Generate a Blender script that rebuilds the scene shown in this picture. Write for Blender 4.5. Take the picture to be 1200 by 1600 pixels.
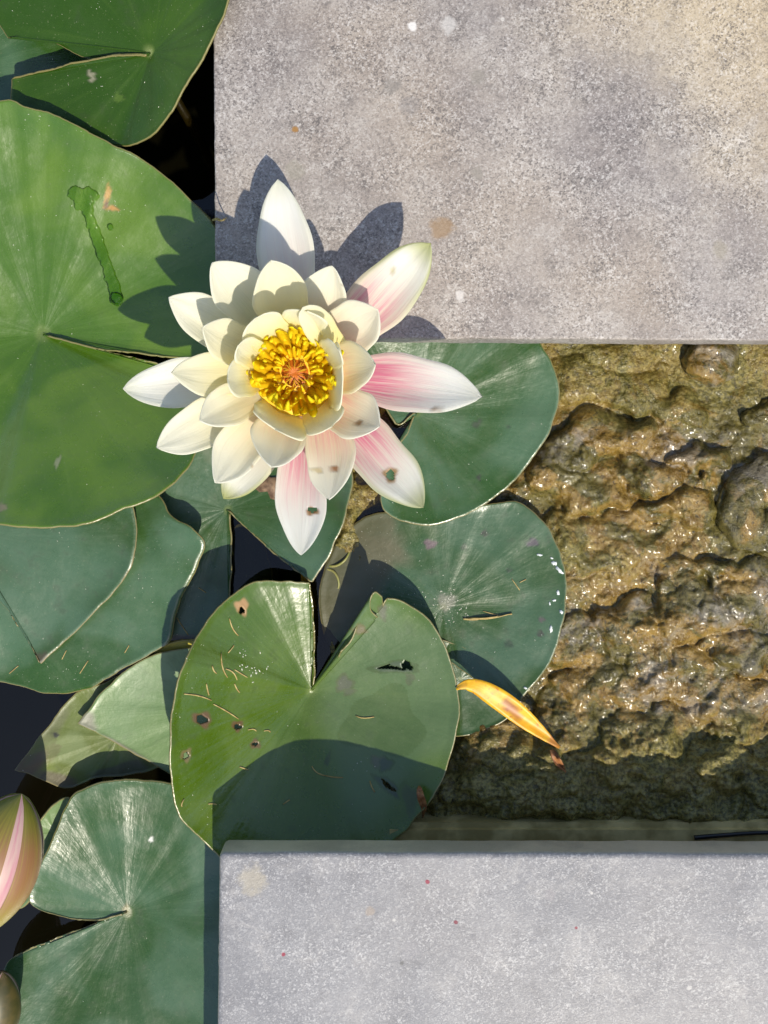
import bpy, bmesh, math, random
import numpy as np
from mathutils import Vector, Matrix, noise
from mathutils.bvhtree import BVHTree

# ------------------------------------------------------------------ reset
for o in list(bpy.data.objects):
    bpy.data.objects.remove(o)
sc = bpy.context.scene
COL = sc.collection
random.seed(7)
rng = np.random.default_rng(11)

# ------------------------------------------------------------------ camera (straight down, tipped 2.7 degrees)
F = 1600.0                      # focal length in photo pixels
CAM = np.array([0.0, 0.0, 0.50])
TILT = -math.atan(75.0 / F)
cam = bpy.data.cameras.new('camera')
cam.sensor_width = 36.0
cam.lens = 36.0
cam.clip_start = 0.01
cam.clip_end = 300.0
co = bpy.data.objects.new('camera', cam)
co.location = CAM
co.rotation_euler = (TILT, 0, 0)
COL.objects.link(co)
sc.camera = co
sc.render.resolution_x = 768
sc.render.resolution_y = 1024

# ------------------------------------------------------------------ sky, sun, exposure
SUN_EL = math.radians(54)
SX, SY = 0.30, -0.70            # sun stands towards +x, -y (lower right of the picture)
az = math.atan2(SX, SY)         # compass angle from +y towards +x
w = bpy.data.worlds.new('World')
sc.world = w
w.use_nodes = True
nt = w.node_tree
bg = nt.nodes['Background']
sky = nt.nodes.new('ShaderNodeTexSky')
sky.sky_type = 'NISHITA'
sky.sun_disc = False
sky.sun_elevation = SUN_EL
sky.sun_rotation = az
sky.air_density = 1.0
sky.dust_density = 1.0
nt.links.new(sky.outputs[0], bg.inputs[0])
bg.inputs[1].default_value = 0.138
sl = bpy.data.lights.new('sun', 'SUN')
sl.energy = 4.0
sl.angle = math.radians(0.55)
sl.color = (1.0, 0.92, 0.77)
so = bpy.data.objects.new('sun', sl)
sd = Vector((SX, SY, 0)).normalized() * math.cos(SUN_EL) + Vector((0, 0, math.sin(SUN_EL)))
so.rotation_euler = sd.to_track_quat('Z', 'Y').to_euler()
so.location = sd * 3
COL.objects.link(so)
vs = sc.view_settings
vs.view_transform = 'Standard'
vs.look = 'None'
vs.exposure = 0.28
vs.gamma = 1.0

# ------------------------------------------------------------------ helpers
_c, _s = math.cos(TILT), math.sin(TILT)
def unp(x, y, z):
    """photo pixels (arrays) + height in metres -> world points"""
    x = np.asarray(x, float); y = np.asarray(y, float); z = np.asarray(z, float)
    dx = (x - 600) / F; dy = (800 - y) / F; dz = -np.ones_like(dx)
    wy = dy * _c - dz * _s
    wz = dy * _s + dz * _c
    t = (z - CAM[2]) / wz
    return np.stack([dx * t, wy * t, z + 0 * t], -1)

def cast_dir(x, y):
    a = unp(x, y, 0.0) - CAM
    return Vector(a).normalized()

BVHS = []
def hit(x, y):
    """first surface already built under a photo pixel"""
    d = cast_dir(x, y); best = None
    for b in BVHS:
        h = b.ray_cast(Vector(CAM), d)
        if h[0] is not None and (best is None or h[3] < best[3]):
            best = h
    if best is None:
        return Vector(unp(x, y, -0.0745)), Vector((0, 0, 1))
    n = best[1]
    return best[0], (n if n.z > 0 else -n)

def mesh_np(name, V, Fc, smooth=True):
    me = bpy.data.meshes.new(name)
    me.from_pydata([tuple(v) for v in V], [], [tuple(f) for f in Fc])
    if smooth:
        me.polygons.foreach_set('use_smooth', [True] * len(me.polygons))
    me.update()
    return me

def attr(me, name, arr):
    a = me.attributes.new(name, 'FLOAT_VECTOR', 'POINT')
    a.data.foreach_set('vector', np.asarray(arr, np.float32).ravel())
def cattr(me, name, arr):
    a = me.attributes.new(name, 'FLOAT_COLOR', 'POINT')
    a.data.foreach_set('color', np.asarray(arr, np.float32).ravel())

def obj(name, me, mat=None, parent=None):
    o = bpy.data.objects.new(name, me)
    COL.objects.link(o)
    if mat is not None and me is not None and len(me.materials) == 0:
        me.materials.append(mat)
    if parent is not None:
        o.parent = parent
    return o
def tag(o, label, cat, group=None):
    o['label'] = label; o['category'] = cat
    if group: o['group'] = group
    return o
def thing(name, label, cat, loc=(0, 0, 0), group=None):
    o = bpy.data.objects.new(name, None)
    o.empty_display_size = 0.02
    o.location = loc
    COL.objects.link(o)
    return tag(o, label, cat, group)
def struct(o):
    o['kind'] = 'structure'; return o
def local(V, root):
    return np.asarray(V) - np.array(root.location)
def solid(o, t, off=-1.0):
    m = o.modifiers.new('thickness', 'SOLIDIFY'); m.thickness = t; m.offset = off
    return o
def ss(a, b, x):
    t = np.clip((x - a) / (b - a), 0, 1); return t * t * (3 - 2 * t)

def tube(pts, rads, n=8):
    """tapered tube through points"""
    pts = [Vector(p) for p in pts]; V = []; Fc = []
    for i, p in enumerate(pts):
        a = pts[max(i - 1, 0)]; b = pts[min(i + 1, len(pts) - 1)]
        t = (b - a).normalized()
        u = t.orthogonal().normalized() if i == 0 else (u - t * u.dot(t)).normalized()
        v = t.cross(u)
        for k in range(n):
            ang = 2 * math.pi * k / n
            V.append(p + (u * math.cos(ang) + v * math.sin(ang)) * rads[i])
    m = len(pts)
    for i in range(m - 1):
        for k in range(n):
            k2 = (k + 1) % n
            Fc.append((i * n + k, i * n + k2, (i + 1) * n + k2, (i + 1) * n + k))
    Fc.append(tuple(range(n))[::-1]); Fc.append(tuple((m - 1) * n + k for k in range(n)))
    return V, Fc

# ------------------------------------------------------------------ node helper
class NG:
    def __init__(self, name):
        self.m = bpy.data.materials.new(name); self.m.use_nodes = True
        self.t = self.m.node_tree
        self.b = self.t.nodes['Principled BSDF']; self.out = self.t.nodes['Material Output']
    def n(self, ty, **kw):
        nd = self.t.nodes.new(ty)
        for k, v in kw.items(): setattr(nd, k, v)
        return nd
    def put(self, sock, v):
        if v is None: return
        if isinstance(v, bpy.types.NodeSocket): self.t.links.new(v, sock)
        elif isinstance(v, (tuple, list)):
            sock.default_value = tuple(v) + ((1.0,) if len(v) == 3 and sock.type == 'RGBA' else ())
        else: sock.default_value = v
    def math(self, op, a, b=None, c=None, clamp=False):
        nd = self.n('ShaderNodeMath', operation=op, use_clamp=clamp)
        for i, v in enumerate((a, b, c)): self.put(nd.inputs[i], v)
        return nd.outputs[0]
    def mix(self, f, a, b, mode='MIX'):
        nd = self.n('ShaderNodeMix', data_type='RGBA', blend_type=mode)
        self.put(nd.inputs[0], f); self.put(nd.inputs[6], a); self.put(nd.inputs[7], b)
        return nd.outputs[2]
    def noise(self, vec, scale, detail=3, rough=.55, dist=0.0):
        nd = self.n('ShaderNodeTexNoise')
        self.put(nd.inputs['Vector'], vec); nd.inputs['Scale'].default_value = scale
        nd.inputs['Detail'].default_value = detail; nd.inputs['Roughness'].default_value = rough
        nd.inputs['Distortion'].default_value = dist
        return nd.outputs[0]
    def voro(self, vec, scale, feature='F1', out='Distance'):
        nd = self.n('ShaderNodeTexVoronoi', feature=feature)
        self.put(nd.inputs['Vector'], vec); nd.inputs['Scale'].default_value = scale
        return nd.outputs[out]
    def rng(self, v, a, b, c=0.0, d=1.0, smooth=True):
        nd = self.n('ShaderNodeMapRange')
        if smooth: nd.interpolation_type = 'SMOOTHSTEP'
        for i, q in enumerate((v, a, b, c, d)): self.put(nd.inputs[i], q)
        return nd.outputs[0]
    def attr(self, name):
        nd = self.n('ShaderNodeAttribute', attribute_name=name)
        return nd
    def xyz(self, v):
        nd = self.n('ShaderNodeSeparateXYZ'); self.put(nd.inputs[0], v)
        return nd.outputs
    def vec(self, x, y, z):
        nd = self.n('ShaderNodeCombineXYZ')
        for i, q in enumerate((x, y, z)): self.put(nd.inputs[i], q)
        return nd.outputs[0]
    def pos(self):
        return self.n('ShaderNodeNewGeometry').outputs['Position']
    def bump(self, h, strength=.3, dist=.001, normal=None):
        nd = self.n('ShaderNodeBump'); nd.inputs['Strength'].default_value = strength
        nd.inputs['Distance'].default_value = dist
        self.put(nd.inputs['Height'], h); self.put(nd.inputs['Normal'], normal)
        return nd.outputs[0]
    def set(self, **kw):
        for k, v in kw.items(): self.put(self.b.inputs[k.replace('_', ' ')], v)
        return self.m

# ------------------------------------------------------------------ materials
def slab_mat(name, light, mid, dark, warm, speck, warmpos, spots, rough=.62, white=.35, side=None):
    g = NG(name); p = g.pos()
    fine = g.noise(p, 1500, 2, .7)
    med = g.noise(p, 620, 3, .6)
    big = g.noise(p, 22, 5, .6)
    big2 = g.noise(p, 9, 3, .5)
    blot = g.noise(p, 70, 4, .6)
    c = g.mix(g.rng(big, .3, .7), mid, light)
    c = g.mix(g.math('MULTIPLY', g.rng(big2, .35, .7), .6), c, warm)
    # ochre tint painting a warm patch of light into one corner of the slab
    x, y, z = g.xyz(p)
    d = g.math('ADD', g.math('MULTIPLY', g.math('SUBTRACT', x, warmpos[0]), warmpos[2]), g.math('MULTIPLY', g.math('SUBTRACT', y, warmpos[1]), warmpos[3]))
    d = g.math('ADD', d, g.math('MULTIPLY', g.math('SUBTRACT', big, .5), .9))
    c = g.mix(g.rng(d, 0.0, 1.0, 0, warmpos[4]), c, (.56, .44, .25))
    c = g.mix(g.math('MULTIPLY', g.rng(blot, .52, .72), .34), c, dark)
    c = g.mix(g.math('MULTIPLY', g.rng(g.noise(p, 42, 6, .7, .8), .52, .66), .26), c, (.50, .47, .44))
    # mineral grains: dark and pale
    jit = g.n('ShaderNodeVectorMath', operation='ADD'); g.put(jit.inputs[0], p)
    nzc = g.n('ShaderNodeTexNoise'); g.put(nzc.inputs['Vector'], p); nzc.inputs['Scale'].default_value = 900
    scl = g.n('ShaderNodeVectorMath', operation='SCALE'); g.put(scl.inputs[0], nzc.outputs['Color']); scl.inputs['Scale'].default_value = .0009
    g.put(jit.inputs[1], scl.outputs[0]); pj = jit.outputs[0]
    c1 = g.xyz(g.voro(pj, 1500, 'F1', 'Color'))[0]; c2 = g.xyz(g.voro(pj, 800, 'F1', 'Color'))[1]
    gv = g.math('ADD', g.math('MULTIPLY', c1, .62), g.math('MULTIPLY', c2, .38))
    gv = g.math('ADD', gv, g.math('MULTIPLY', g.math('SUBTRACT', med, .5), .5))
    gd = g.rng(gv, .16, .44, 1, 0)
    gw = g.rng(gv, .60, .86)
    area = g.rng(g.noise(p, 34, 4, .6), .35, .65, .45, 1)
    c = g.mix(g.math('MULTIPLY', g.math('MULTIPLY', gd, speck), area), c, dark)
    c = g.mix(g.math('MULTIPLY', g.math('MULTIPLY', gw, white), area), c, (.78, .76, .74))
    ch = g.rng(g.voro(p, 130), .10, .16, 1, 0)
    chm = g.rng(g.noise(p, 60, 1), .66, .7)
    c = g.mix(g.math('MULTIPLY', g.math('MULTIPLY', ch, chm), .5), c, (.7, .67, .62))
    for (sx, sy, r, colr, al) in spots:
        q = unp(sx, sy, 0.0)
        dv = g.n('ShaderNodeVectorMath', operation='DISTANCE'); g.put(dv.inputs[0], p); dv.inputs[1].default_value = tuple(q)
        dd = g.math('ADD', dv.outputs['Value'], g.math('MULTIPLY', g.math('SUBTRACT', g.noise(p, 170, 6, .7), .5), r * 1.7))
        c = g.mix(g.rng(dd, r * .5, r, al, 0), c, colr)
    if side:      # paler brown tint on the upright faces
        nzz = g.xyz(g.n('ShaderNodeNewGeometry').outputs['True Normal'])[2]
        c = g.mix(g.rng(nzz, .25, .75, .85, 0), c, g.mix(g.rng(big, .4, .6), side, tuple(q * .72 for q in side)))
    ro = g.rng(fine, .35, .7, rough - .22, rough + .12)
    h = g.math('ADD', g.math('MULTIPLY', gv, .5), g.math('MULTIPLY', fine, .5))
    nb = g.bump(h, .55, .0006)
    nb = g.bump(big, .25, .004, nb)
    return g.set(Base_Color=c, Roughness=ro, Normal=nb)

M = {}
M['slab_a'] = slab_mat('sunlit_concrete', (.35, .318, .295), (.225, .200, .192), (.07, .064, .064), (.35, .285, .22), .72,
    (.100, .145, 4.6, 5.2, .62),
    [(690, 356, .007, (.26, .17, .09), .75), (460, 202, .0022, (.30, .15, .03), .9), (645, 42, .0028, (.66, .64, .62), .9),
     (612, 133, .005, (.22, .20, .18), .6), (640, 165, .006, (.22, .20, .19), .55), (745, 120, .005, (.24, .22, .19), .6),
     (745, 272, .004, (.24, .22, .19), .6), (718, 462, .003, (.6, .57, .55), .7), (1125, 390, .005, (.28, .25, .19), .5),
     (700, 40, .005, (.52, .5, .48), .6), (460, 268, .006, (.27, .25, .2), .5)], rough=.66)
M['slab_b'] = slab_mat('polished_concrete', (.295, .29, .297), (.215, .214, .226), (.12, .117, .125), (.31, .295, .29), .34,
    (2.0, 2.0, 1, 1, .3),
    [(395, 1375, .009, (.42, .37, .28), .6), (578, 1424, .003, (.33, .27, .22), .7), (668, 1378, .0012, (.28, .03, .06), .95),
     (443, 1491, .0012, (.28, .03, .06), .95), (712, 1441, .0012, (.2, .03, .05), .95), (900, 1450, .0012, (.25, .03, .05), .9),
     (640, 1485, .006, (.28, .27, .28), .5), (860, 1398, .004, (.27, .25, .26), .5), (628, 1505, .0014, (.1, .1, .1), .8)],
    rough=.55, white=.34, side=(.62, .54, .40))

def leaf_mat(name, a, b, vein, rough=.34, spec=.55, sheen=.0, grime=.25):
    g = NG(name); p = g.pos()
    po = g.attr('polar').outputs['Vector']; ax = g.xyz(g.attr('aux').outputs['Vector'])
    px = g.xyz(po)
    rv = g.vec(g.math('MULTIPLY', px[0], 9), g.math('MULTIPLY', px[1], 9), g.math('MULTIPLY', px[2], 1.3))
    stri = g.noise(rv, 1.0, 4, .65, .4)
    lowf = g.noise(p, 26, 3, .5)
    blot = g.noise(p, 110, 4, .6)
    fine = g.noise(p, 900, 2, .6)
    c = g.mix(g.rng(g.noise(p, 19, 2, .45, .6), .40, .60), a, b)
    c = g.mix(g.math('MULTIPLY', g.rng(stri, .5, .78), .22), c, vein)
    # main veins: thin pale rays, forked by noise
    th = g.math('ADD', g.math('MULTIPLY', ax[0], 8.0), g.math('MULTIPLY', g.noise(p, 40, 2), 1.2))
    ray = g.rng(g.math('ABSOLUTE', g.math('SINE', th)), 0.0, .07, 1, 0)
    c = g.mix(g.math('MULTIPLY', ray, g.rng(px[2], .0, .8, .16, .0)), c, vein)
    hub = g.rng(px[2], .0, .06, .55, 0)
    c = g.mix(hub, c, (.24, .30, .09))
    c = g.mix(g.math('MULTIPLY', g.rng(blot, .56, .72), grime), c, (.035, .055, .02))
    c = g.mix(g.math('MULTIPLY', g.rng(fine, .66, .72), .35), c, (.25, .27, .15))
    if sheen > 0:
        c = g.mix(g.math('MULTIPLY', g.rng(g.noise(p, 17, 4, .6, .5), .38, .66), sheen), c, (.20, .30, .24))  # milky sky sheen painted into the leaf colour in soft patches
    mk = g.attr('mark')
    c = g.mix(mk.outputs['Alpha'], c, mk.outputs['Color'])
    c = g.mix(g.rng(ax[1], .006, .020, .75, 0), c, (.28, .23, .09))
    ro = g.math('ADD', g.rng(blot, .3, .7, rough - .06, rough + .10), g.math('MULTIPLY', mk.outputs['Alpha'], .18))
    nb = g.bump(stri, .16, .0014)
    nb = g.bump(g.math('ADD', g.noise(p, 150, 3), g.math('MULTIPLY', g.noise(p, 420, 2), .35)), .22, .0012, nb)
    g.set(Base_Color=c, Roughness=ro, Normal=nb)
    g.b.inputs['Specular IOR Level'].default_value = spec
    tr = g.n('ShaderNodeBsdfTranslucent'); g.put(tr.inputs[0], g.mix(.5, c, (.10, .16, .01)))
    ms = g.n('ShaderNodeMixShader'); ms.inputs[0].default_value = .14
    g.t.links.new(g.b.outputs[0], ms.inputs[1]); g.t.links.new(tr.outputs[0], ms.inputs[2])
    g.t.links.new(ms.outputs[0], g.out.inputs[0])
    return g.m
M['leaf_bright'] = leaf_mat('bright_lily_leaf', (.060, .138, .004), (.104, .192, .012), (.15, .24, .04), .31, 1.0, .0, .10)
M['leaf_dark'] = leaf_mat('dark_lily_leaf', (.026, .072, .004), (.046, .104, .007), (.08, .15, .02), .36, .45, .0)
M['leaf_heart'] = leaf_mat('heart_lily_leaf', (.066, .126, .003), (.094, .158, .018), (.14, .21, .05), .29, .95, .0)
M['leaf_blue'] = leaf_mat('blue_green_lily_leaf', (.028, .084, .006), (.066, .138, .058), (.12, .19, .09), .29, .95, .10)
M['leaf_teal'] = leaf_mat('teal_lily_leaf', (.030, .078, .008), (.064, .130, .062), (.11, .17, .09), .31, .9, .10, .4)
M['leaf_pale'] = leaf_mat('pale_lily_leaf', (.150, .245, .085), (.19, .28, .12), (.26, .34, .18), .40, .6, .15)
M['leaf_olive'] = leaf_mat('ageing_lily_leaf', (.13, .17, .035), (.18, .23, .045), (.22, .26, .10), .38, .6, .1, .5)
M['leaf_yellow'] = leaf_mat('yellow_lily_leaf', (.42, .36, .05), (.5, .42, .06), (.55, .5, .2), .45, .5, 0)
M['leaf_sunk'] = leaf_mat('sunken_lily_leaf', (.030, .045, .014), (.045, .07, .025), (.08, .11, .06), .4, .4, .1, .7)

g = NG('lily_stem'); p = g.pos()
M['stem'] = g.set(Base_Color=g.mix(g.noise(p, 90), (.10, .11, .03), (.16, .09, .04)), Roughness=.4)

def petal_mat():
    g = NG('lily_petal'); p = g.pos()
    po = g.xyz(g.attr('polar').outputs['Vector'])      # t along, v across, random
    ti = g.xyz(g.attr('tint').outputs['Vector'])       # pink, green, yellow
    t, v = po[0], po[1]
    st = g.noise(g.vec(g.math('MULTIPLY', v, 9), g.math('MULTIPLY', t, 1.2), g.math('MULTIPLY', po[2], 30)), 1.6, 4, .65)
    c = g.mix(g.rng(t, .15, .85), (.91, .89, .78), (.92, .92, .89))
    c = g.mix(g.math('MULTIPLY', ti[2], g.rng(t, .05, .95, 1, .38)), c, (.95, .86, .36))
    pk = g.math('MULTIPLY', ti[0], g.math('MULTIPLY', g.rng(t, .18, .80, 1, 0), g.rng(st, .34, .64, .35, 1)))
    pk = g.math('MULTIPLY', pk, g.rng(g.math('ABSOLUTE', v), .45, 1.05, 1, .25), clamp=True)
    c = g.mix(pk, c, (.80, .28, .42))
    vein = g.rng(g.math('ABSOLUTE', g.math('SINE', g.math('ADD', g.math('MULTIPLY', v, 10.5), g.math('MULTIPLY', st, 1.0)))), 0, .16, 1, 0)
    c = g.mix(g.math('MULTIPLY', vein, g.math('MULTIPLY', ti[0], g.rng(t, .25, .95, .38, .03))), c, (.66, .24, .34))
    edge = g.math('MAXIMUM', g.rng(g.math('ABSOLUTE', v), .72, 1.0), g.rng(t, .80, 1.0))
    c = g.mix(g.math('MULTIPLY', g.math('MULTIPLY', edge, g.rng(t, .3, .9)), ti[1]), c, (.50, .53, .20))
    mk = g.attr('mark')
    c = g.mix(mk.outputs['Alpha'], c, mk.outputs['Color'])
    nb = g.bump(st, .5, .0009)
    c = g.mix(g.rng(st, .35, .65, .10, 0), c, (.80, .78, .66))
    g.set(Base_Color=c, Roughness=.5, Normal=nb)
    g.b.inputs['Specular IOR Level'].default_value = .35
    tr = g.n('ShaderNodeBsdfTranslucent'); g.put(tr.inputs[0], c)
    ms = g.n('ShaderNodeMixShader'); ms.inputs[0].default_value = .48
    g.t.links.new(g.b.outputs[0], ms.inputs[1]); g.t.links.new(tr.outputs[0], ms.inputs[2])
    g.t.links.new(ms.outputs[0], g.out.inputs[0])
    return g.m
M['petal'] = petal_mat()
def stamen_mat(name, c0, c1, trn=.3):
    g = NG(name)
    t = g.xyz(g.attr('polar').outputs['Vector'])[0]
    c = g.mix(g.rng(t, .15, .85), c0, c1)
    c = g.mix(g.math('MULTIPLY', g.rng(g.noise(g.pos(), 500, 2), .5, .7), .1), c, (.90, .50, .01))
    g.set(Base_Color=c, Roughness=.75)
    g.b.inputs['Specular IOR Level'].default_value = .15
    tr = g.n('ShaderNodeBsdfTranslucent'); g.put(tr.inputs[0], c)
    ms = g.n('ShaderNodeMixShader'); ms.inputs[0].default_value = trn
    g.t.links.new(g.b.outputs[0], ms.inputs[1]); g.t.links.new(tr.outputs[0], ms.inputs[2])
    g.t.links.new(ms.outputs[0], g.out.inputs[0])
    return g.m
M['stamen'] = stamen_mat('yellow_stamen', (.98, .74, .012), (1.0, .93, .04), .6)
M['stamen_in'] = stamen_mat('inner_stamen', (.48, .14, .008), (.66, .40, .03), .3)
g = NG('stigma_disc'); p = g.pos()
M['disc'] = g.set(Base_Color=g.mix(g.noise(p, 700, 3), (.45, .10, .006), (.55, .17, .012)), Roughness=.5, Normal=g.bump(g.noise(p, 900, 2), .5, .0006))

def rock_mat(name, wet=.20):
    g = NG(name); p = g.pos(); x, y, z = g.xyz(p)
    n1 = g.noise(p, 34, 6, .68, .6); n2 = g.noise(p, 105, 6, .7, .5); n3 = g.noise(p, 480, 4, .7); n4 = g.noise(p, 20, 5, .62, .5); n5 = g.noise(p, 210, 5, .72, .4)
    c = g.mix(g.rng(n2, .36, .60), (.135, .076, .009), (.285, .178, .034))
    c = g.mix(g.math('MULTIPLY', g.rng(n3, .52, .64), .50), c, (.38, .285, .105))
    c = g.mix(g.math('MULTIPLY', g.rng(n1, .455, .54), .88), c, g.mix(g.rng(n5, .4, .6), (.042, .042, .008), (.135, .118, .024)))
    c = g.mix(g.math('MULTIPLY', g.rng(n5, .54, .64), .6), c, (.10, .065, .014))
    # olive algae grows thicker along the water side, grey lime where it is rubbed bare
    mk = g.attr('mark')
    am = g.math('ADD', mk.outputs['Alpha'], g.math('MULTIPLY', g.math('SUBTRACT', g.math('ADD', g.math('MULTIPLY', n2, .6), g.math('MULTIPLY', n1, .5)), .55), 2.6), clamp=True)
    am = g.math('MULTIPLY', am, g.rng(mk.outputs['Alpha'], 0, .15))
    c = g.mix(g.math('MULTIPLY', am, .85), c, g.mix(g.rng(n3, .4, .6), (.075, .068, .012), (.28, .235, .065)))
    c = g.mix(g.math('MULTIPLY', g.rng(n4, .53, .62), g.math('MULTIPLY', g.rng(n2, .43, .55, 0, .6), g.rng(am, .05, .4, 1, 0))), c, (.23, .205, .17))
    c = g.mix(g.math('MULTIPLY', g.rng(g.noise(p, 330, 5, .75), .56, .63), .8), c, (.030, .024, .010))
    ro = g.rng(n5, .3, .7, wet - .06, wet + .30)
    nb = g.bump(g.math('ADD', n5, g.math('MULTIPLY', n3, .5)), .6, .0028)
    nb = g.bump(g.noise(p, 1300, 2), .25, .0008, nb)
    g.set(Base_Color=c, Roughness=ro, Normal=nb)
    g.b.inputs['Specular IOR Level'].default_value = .5
    g.put(g.b.inputs['Coat Weight'], g.math('MULTIPLY', g.rng(am, .1, .8, 1, .2), g.rng(n2, .42, .60, .22, .9)))
    g.b.inputs['Coat Roughness'].default_value = .15
    g.put(g.b.inputs['Coat Normal'], g.bump(g.math('ADD', g.noise(p, 150, 2, .5), g.math('MULTIPLY', g.noise(p, 420, 2), .15)), .38, .0030))
    return g.m
M['rock'] = rock_mat('wet_tufa')

def clear_mat(name, tint, ior=1.33, rough=0.0, bump=None):
    g = NG(name)
    tr = g.n('ShaderNodeBsdfTransparent'); tr.inputs[0].default_value = tuple(tint) + (1,)
    gl = g.n('ShaderNodeBsdfGlossy'); gl.inputs['Roughness'].default_value = rough
    fr = g.n('ShaderNodeFresnel'); fr.inputs[0].default_value = ior
    if bump:
        nb = g.bump(g.noise(g.pos(), bump[0], 2), bump[1], bump[2])
        g.t.links.new(nb, gl.inputs['Normal']); g.t.links.new(nb, fr.inputs['Normal'])
    ms = g.n('ShaderNodeMixShader')
    g.t.links.new(fr.outputs[0], ms.inputs[0]); g.t.links.new(tr.outputs[0], ms.inputs[1]); g.t.links.new(gl.outputs[0], ms.inputs[2])
    g.t.links.new(ms.outputs[0], g.out.inputs[0])
    return g.m
M['water'] = clear_mat('pond_water', (.42, .40, .26), 1.55, .02, (14, .12, .004))
M['drop'] = clear_mat('clear_water_drop', (.74, .88, .50), 1.36, .02)
def plain(name, c, r=.6, c2=None, sc_=200):
    g = NG(name)
    if c2 is not None: c = g.mix(g.rng(g.noise(g.pos(), sc_, 4), .35, .65), c, c2)
    return g.set(Base_Color=c, Roughness=r)
M['recep'] = plain('yellow_receptacle', (.85, .50, .02), .5, (.88, .60, .04), 400)
M['mud'] = plain('pond_mud', (.003, .003, .0025), .9, (.006, .0055, .004), 12)
M['grass'] = plain('lawn', (.05, .09, .02), .8, (.08, .12, .03), 3)
M['pier'] = plain('pier_stone', (.16, .15, .13), .7, (.09, .085, .06), 30)
M['ledge'] = plain('algae_stone', (.58, .46, .20), .6, (.30, .23, .08), 60)
M['fleck'] = plain('pale_dust', (.62, .62, .52), .6)
M['straw'] = plain('dry_straw', (.45, .36, .14), .6, (.30, .21, .07), 300)
M['brown'] = plain('dead_leaf_brown', (.20, .07, .025), .55, (.34, .15, .05), 300)
M['deadbit'] = plain('dead_bark_brown', (.10, .06, .035), .6, (.26, .17, .10), 260)
M['white'] = plain('white_flake', (.62, .68, .70), .5, (.75, .78, .76), 400)
M['black'] = plain('black_pipe', (.012, .012, .014), .3)

# ------------------------------------------------------------------ the setting
def slab(name, label, corners, thick, mat, bev, seg=4):
    P = [unp(x, y, 0.0) for x, y in corners]
    V = [tuple(p) for p in P] + [(p[0], p[1], -thick) for p in P]
    n = len(P)
    Fc = [tuple(range(n)), tuple(range(2 * n - 1, n - 1, -1))] + [(i, i + n, (i + 1) % n + n, (i + 1) % n) for i in range(n)]
    bm = bmesh.new()
    vs_ = [bm.verts.new(v) for v in V]
    for f in Fc: bm.faces.new([vs_[i] for i in f])
    bmesh.ops.recalc_face_normals(bm, faces=bm.faces)
    hor = [e for e in bm.edges if abs(e.verts[0].co.z - e.verts[1].co.z) < 1e-6]
    corner = set(bm.verts)
    bmesh.ops.subdivide_edges(bm, edges=hor, cuts=150)
    for v in bm.verts:
        if v in corner: continue
        k = v.co * 60
        v.co += Vector((noise.noise(k), noise.noise(k + Vector((9, 0, 0))), 0)) * .00035 + Vector((noise.noise(k * 5), noise.noise(k * 5 + Vector((9, 3, 0))), 0)) * .00022
    bmesh.ops.bevel(bm, geom=[e for e in bm.edges if len(e.link_faces) == 2 and e.calc_face_angle(0) > .6], offset=bev, segments=seg, profile=.5, affect='EDGES')
    me = bpy.data.meshes.new(name); bm.to_mesh(me)
    me.polygons.foreach_set('use_smooth', [True] * len(me.polygons))
    try: me.set_sharp_from_angle(angle=math.radians(50))
    except Exception: pass
    BVHS.append(BVHTree.FromBMesh(bm)); bm.free()
    o = obj(name, me, mat)
    return tag(o, label, 'paving slab')
slab('paving_slab', 'sunlit speckled grey stepping slab that the lily petals cast shadows on',
     [(337, 527), (2200, 538), (2230, -1000), (325, -1000)], .0185, M['slab_a'], .0012)
slab('paving_slab', 'smooth pale bluish stepping slab with rounded edge beside the heart-shaped pad',
     [(342, 1332), (325, 2900), (2200, 2900), (2200, 1336)], .0195, M['slab_b'], .0030, 5)

def box(name, x0, x1, y0, y1, z0, z1, mat, bev=.003):
    bm = bmesh.new()
    bmesh.ops.create_cube(bm, size=1)
    for v in bm.verts:
        v.co = Vector(((x0 + x1) / 2 + v.co.x * (x1 - x0), (y0 + y1) / 2 + v.co.y * (y1 - y0), (z0 + z1) / 2 + v.co.z * (z1 - z0)))
    bmesh.ops.bevel(bm, geom=list(bm.edges), offset=bev, segments=2, affect='EDGES')
    me = bpy.data.meshes.new(name); bm.to_mesh(me); BVHS.append(BVHTree.FromBMesh(bm)); bm.free()
    return obj(name, me, mat)
A = unp(337, 527, 0.); B = unp(342, 1332, 0.)
FLOOR = -.40
tag(box('stone_pier', A[0] + .09, A[0] + .50, A[1] + .07, A[1] + .40, FLOOR - .01, -.0175, M['pier']), 'grey stone pier hidden under the sunlit slab', 'pier')
tag(box('stone_pier', B[0] + .09, B[0] + .50, B[1] - .40, B[1] - .03, FLOOR - .01, -.0185, M['pier']), 'grey stone pier hidden under the pale bluish slab', 'pier')
WATER = -.075
R = 2.4
def ring_sheet(name, r0, r1, z, mat, n=64):
    V = []; Fc = []
    for k in range(n):
        a = 2 * math.pi * k / n
        V += [(r0 * math.cos(a), r0 * math.sin(a), z), (r1 * math.cos(a), r1 * math.sin(a), z)]
    for k in range(n):
        j = (k + 1) % n
        Fc.append((2 * k, 2 * k + 1, 2 * j + 1, 2 * j))
    return struct(obj(name, mesh_np(name, V, Fc, False), mat))
ring_sheet('ground', R, 120, -.03, M['grass'])
def disc_sheet(name, r, z, mat, n=64):
    V = [(r * math.cos(2 * math.pi * k / n), r * math.sin(2 * math.pi * k / n), z) for k in range(n)]
    return struct(obj(name, mesh_np(name, V, [tuple(range(n))], False), mat))
disc_sheet('pond_floor', R + .02, FLOOR, M['mud'])
disc_sheet('pond_water', R + .01, WATER, M['water'])
V = []; Fc = []
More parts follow.
